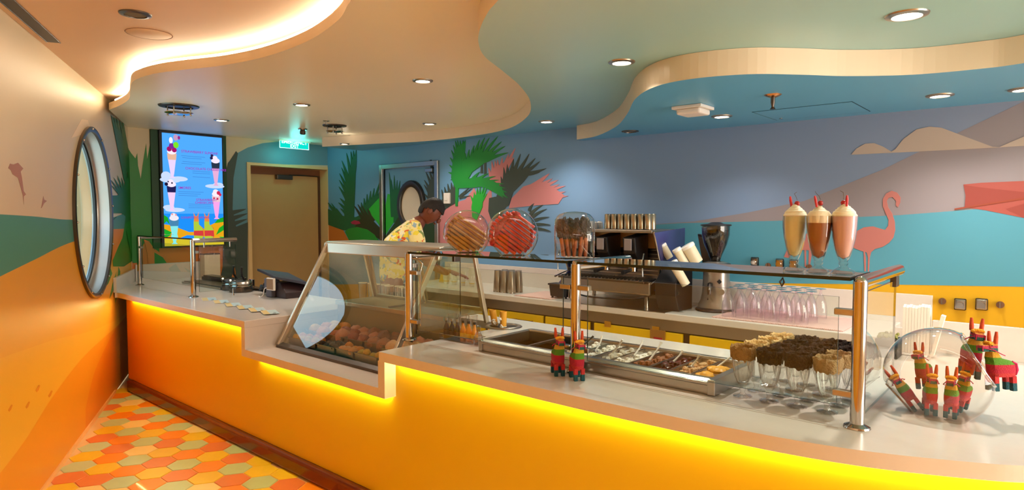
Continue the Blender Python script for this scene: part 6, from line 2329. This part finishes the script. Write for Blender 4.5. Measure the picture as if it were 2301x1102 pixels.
skin('shirt', sv, [(0, 1), (1, 2), (2, 3), (3, 4), (3, 5), (5, 6), (3, 7), (7, 8)], m_shirt, per)
skin('collar', [(.215, 0, 1.478, .082), (.250, 0, 1.516, .068)], [(0, 1)], m_shirt, per)
tv_ = [(0, 0, .97, (.145, .115)), (0, .09, .87, .10), (.02, .10, .50, .075), (-.01, .10, .12, .065), (0, -.09, .87, .10), (.02, -.10, .50, .075), (-.01, -.10, .12, .065)]
skin('trousers', tv_, [(0, 1), (1, 2), (2, 3), (0, 4), (4, 5), (5, 6)], m_trou, per)
for s_ in (-1, 1):
    bm = sphere(B(), (0, 0, 0), 1, 14, 8)
    for v in bm.verts:
        v.co = Vector((v.co.x * .14 + .05, v.co.y * .048 + s_ * .10, max(0.0, v.co.z * .05 + .04)))
    obj('shoe', bm, M['black'], per, world=False, smooth=True)
    # hand: palm and five fingers
    hv = [(.50, s_ * .12, 1.07, (.030, .018)), (.545, s_ * .11, 1.055, (.038, .016)), (.575, s_ * .105, 1.045, (.036, .014))]
    he = [(0, 1), (1, 2)]
    for k, (dy, ln) in enumerate(((-.03, .060), (-.01, .072), (.012, .068), (.032, .052))):
        i0 = len(hv)
        hv += [(.590, s_ * .105 + dy * .9, 1.042, .009), (.590 + ln * .5, s_ * .105 + dy, 1.030, .0085), (.590 + ln * .85, s_ * .105 + dy, 1.005, .0075)]
        he += [(2, i0), (i0, i0 + 1), (i0 + 1, i0 + 2)]
    i0 = len(hv)
    hv += [(.535, s_ * .11 - s_ * .045, 1.05, .011), (.562, s_ * .11 - s_ * .062, 1.03, .009)]
    he += [(1, i0), (i0, i0 + 1)]
    skin('hand', hv, he, m_skin, per, 1)
# head: tilted forward
HM = Matrix.Translation((.345, 0, 1.595)) @ Matrix.Rotation(.72, 4, 'Y') @ Matrix.Rotation(-.15, 4, 'Z')


def headshape(sc, zoff=0, jaw=True):
    bm = sphere(B(), (0, 0, 0), 1, 28, 20)
    for v in bm.verts:
        x, y, z = v.co
        k = 1.0
        if z < 0 and jaw:
            k = 1 + z * .32
        xx = x * .098 * (k if x < 0 else 1 + z * .10 * (z < 0))
        yy = y * .077 * k
        zz = z * .118
        if x > .6 and jaw:
            xx -= .006 * (abs(z) < .9)
        v.co = Vector((xx * sc, yy * sc, zz * sc + zoff))
    return bm


bm = headshape(1.0)
for s_ in (-1, 1):
    lumpy(bm, (.088, s_ * .032, .012), .012, 0, 8, 6, (1, 1.2, .7))
sphere(bm, (.103, 0, -.018), .016, 10, 8, (1.1, .8, 1.5))
sphere(bm, (.090, 0, -.058), .018, 10, 6, (.8, 1.4, .45))
for v in bm.verts:
    v.co = HM @ v.co
hd = obj('head', bm, m_skin, per, world=False, smooth=True)
for s_ in (-1, 1):
    bm = sphere(B(), (0, 0, 0), .028, 12, 8, (.65, .28, 1.1))
    for v in bm.verts:
        v.co = HM @ (v.co + Vector((-.004, s_ * .079, -.008)))
    obj('ear', bm, m_skin, hd, world=False, smooth=True)
    bm = sphere(B(), (.091, s_ * .032, .012), .009, 8, 6)
    for v in bm.verts:
        v.co = HM @ v.co
    obj('eye', bm, M['white'], hd, world=False, smooth=True)
bm = headshape(1.10, .006, False)
kill = [v for v in bm.verts if (v.co.z < .030 and v.co.x > .045) or (v.co.z < -.010 and v.co.x > -.045) or v.co.z < -.085]
bmesh.ops.delete(bm, geom=kill, context='VERTS')
for v in bm.verts:
    v.co *= 1 + .04 * _n.noise(v.co * 60)
    v.co = HM @ v.co
hr = obj('hair', bm, m_hair, per, world=False, smooth=True)
sm = hr.modifiers.new('thick', 'SOLIDIFY')
sm.thickness = .008
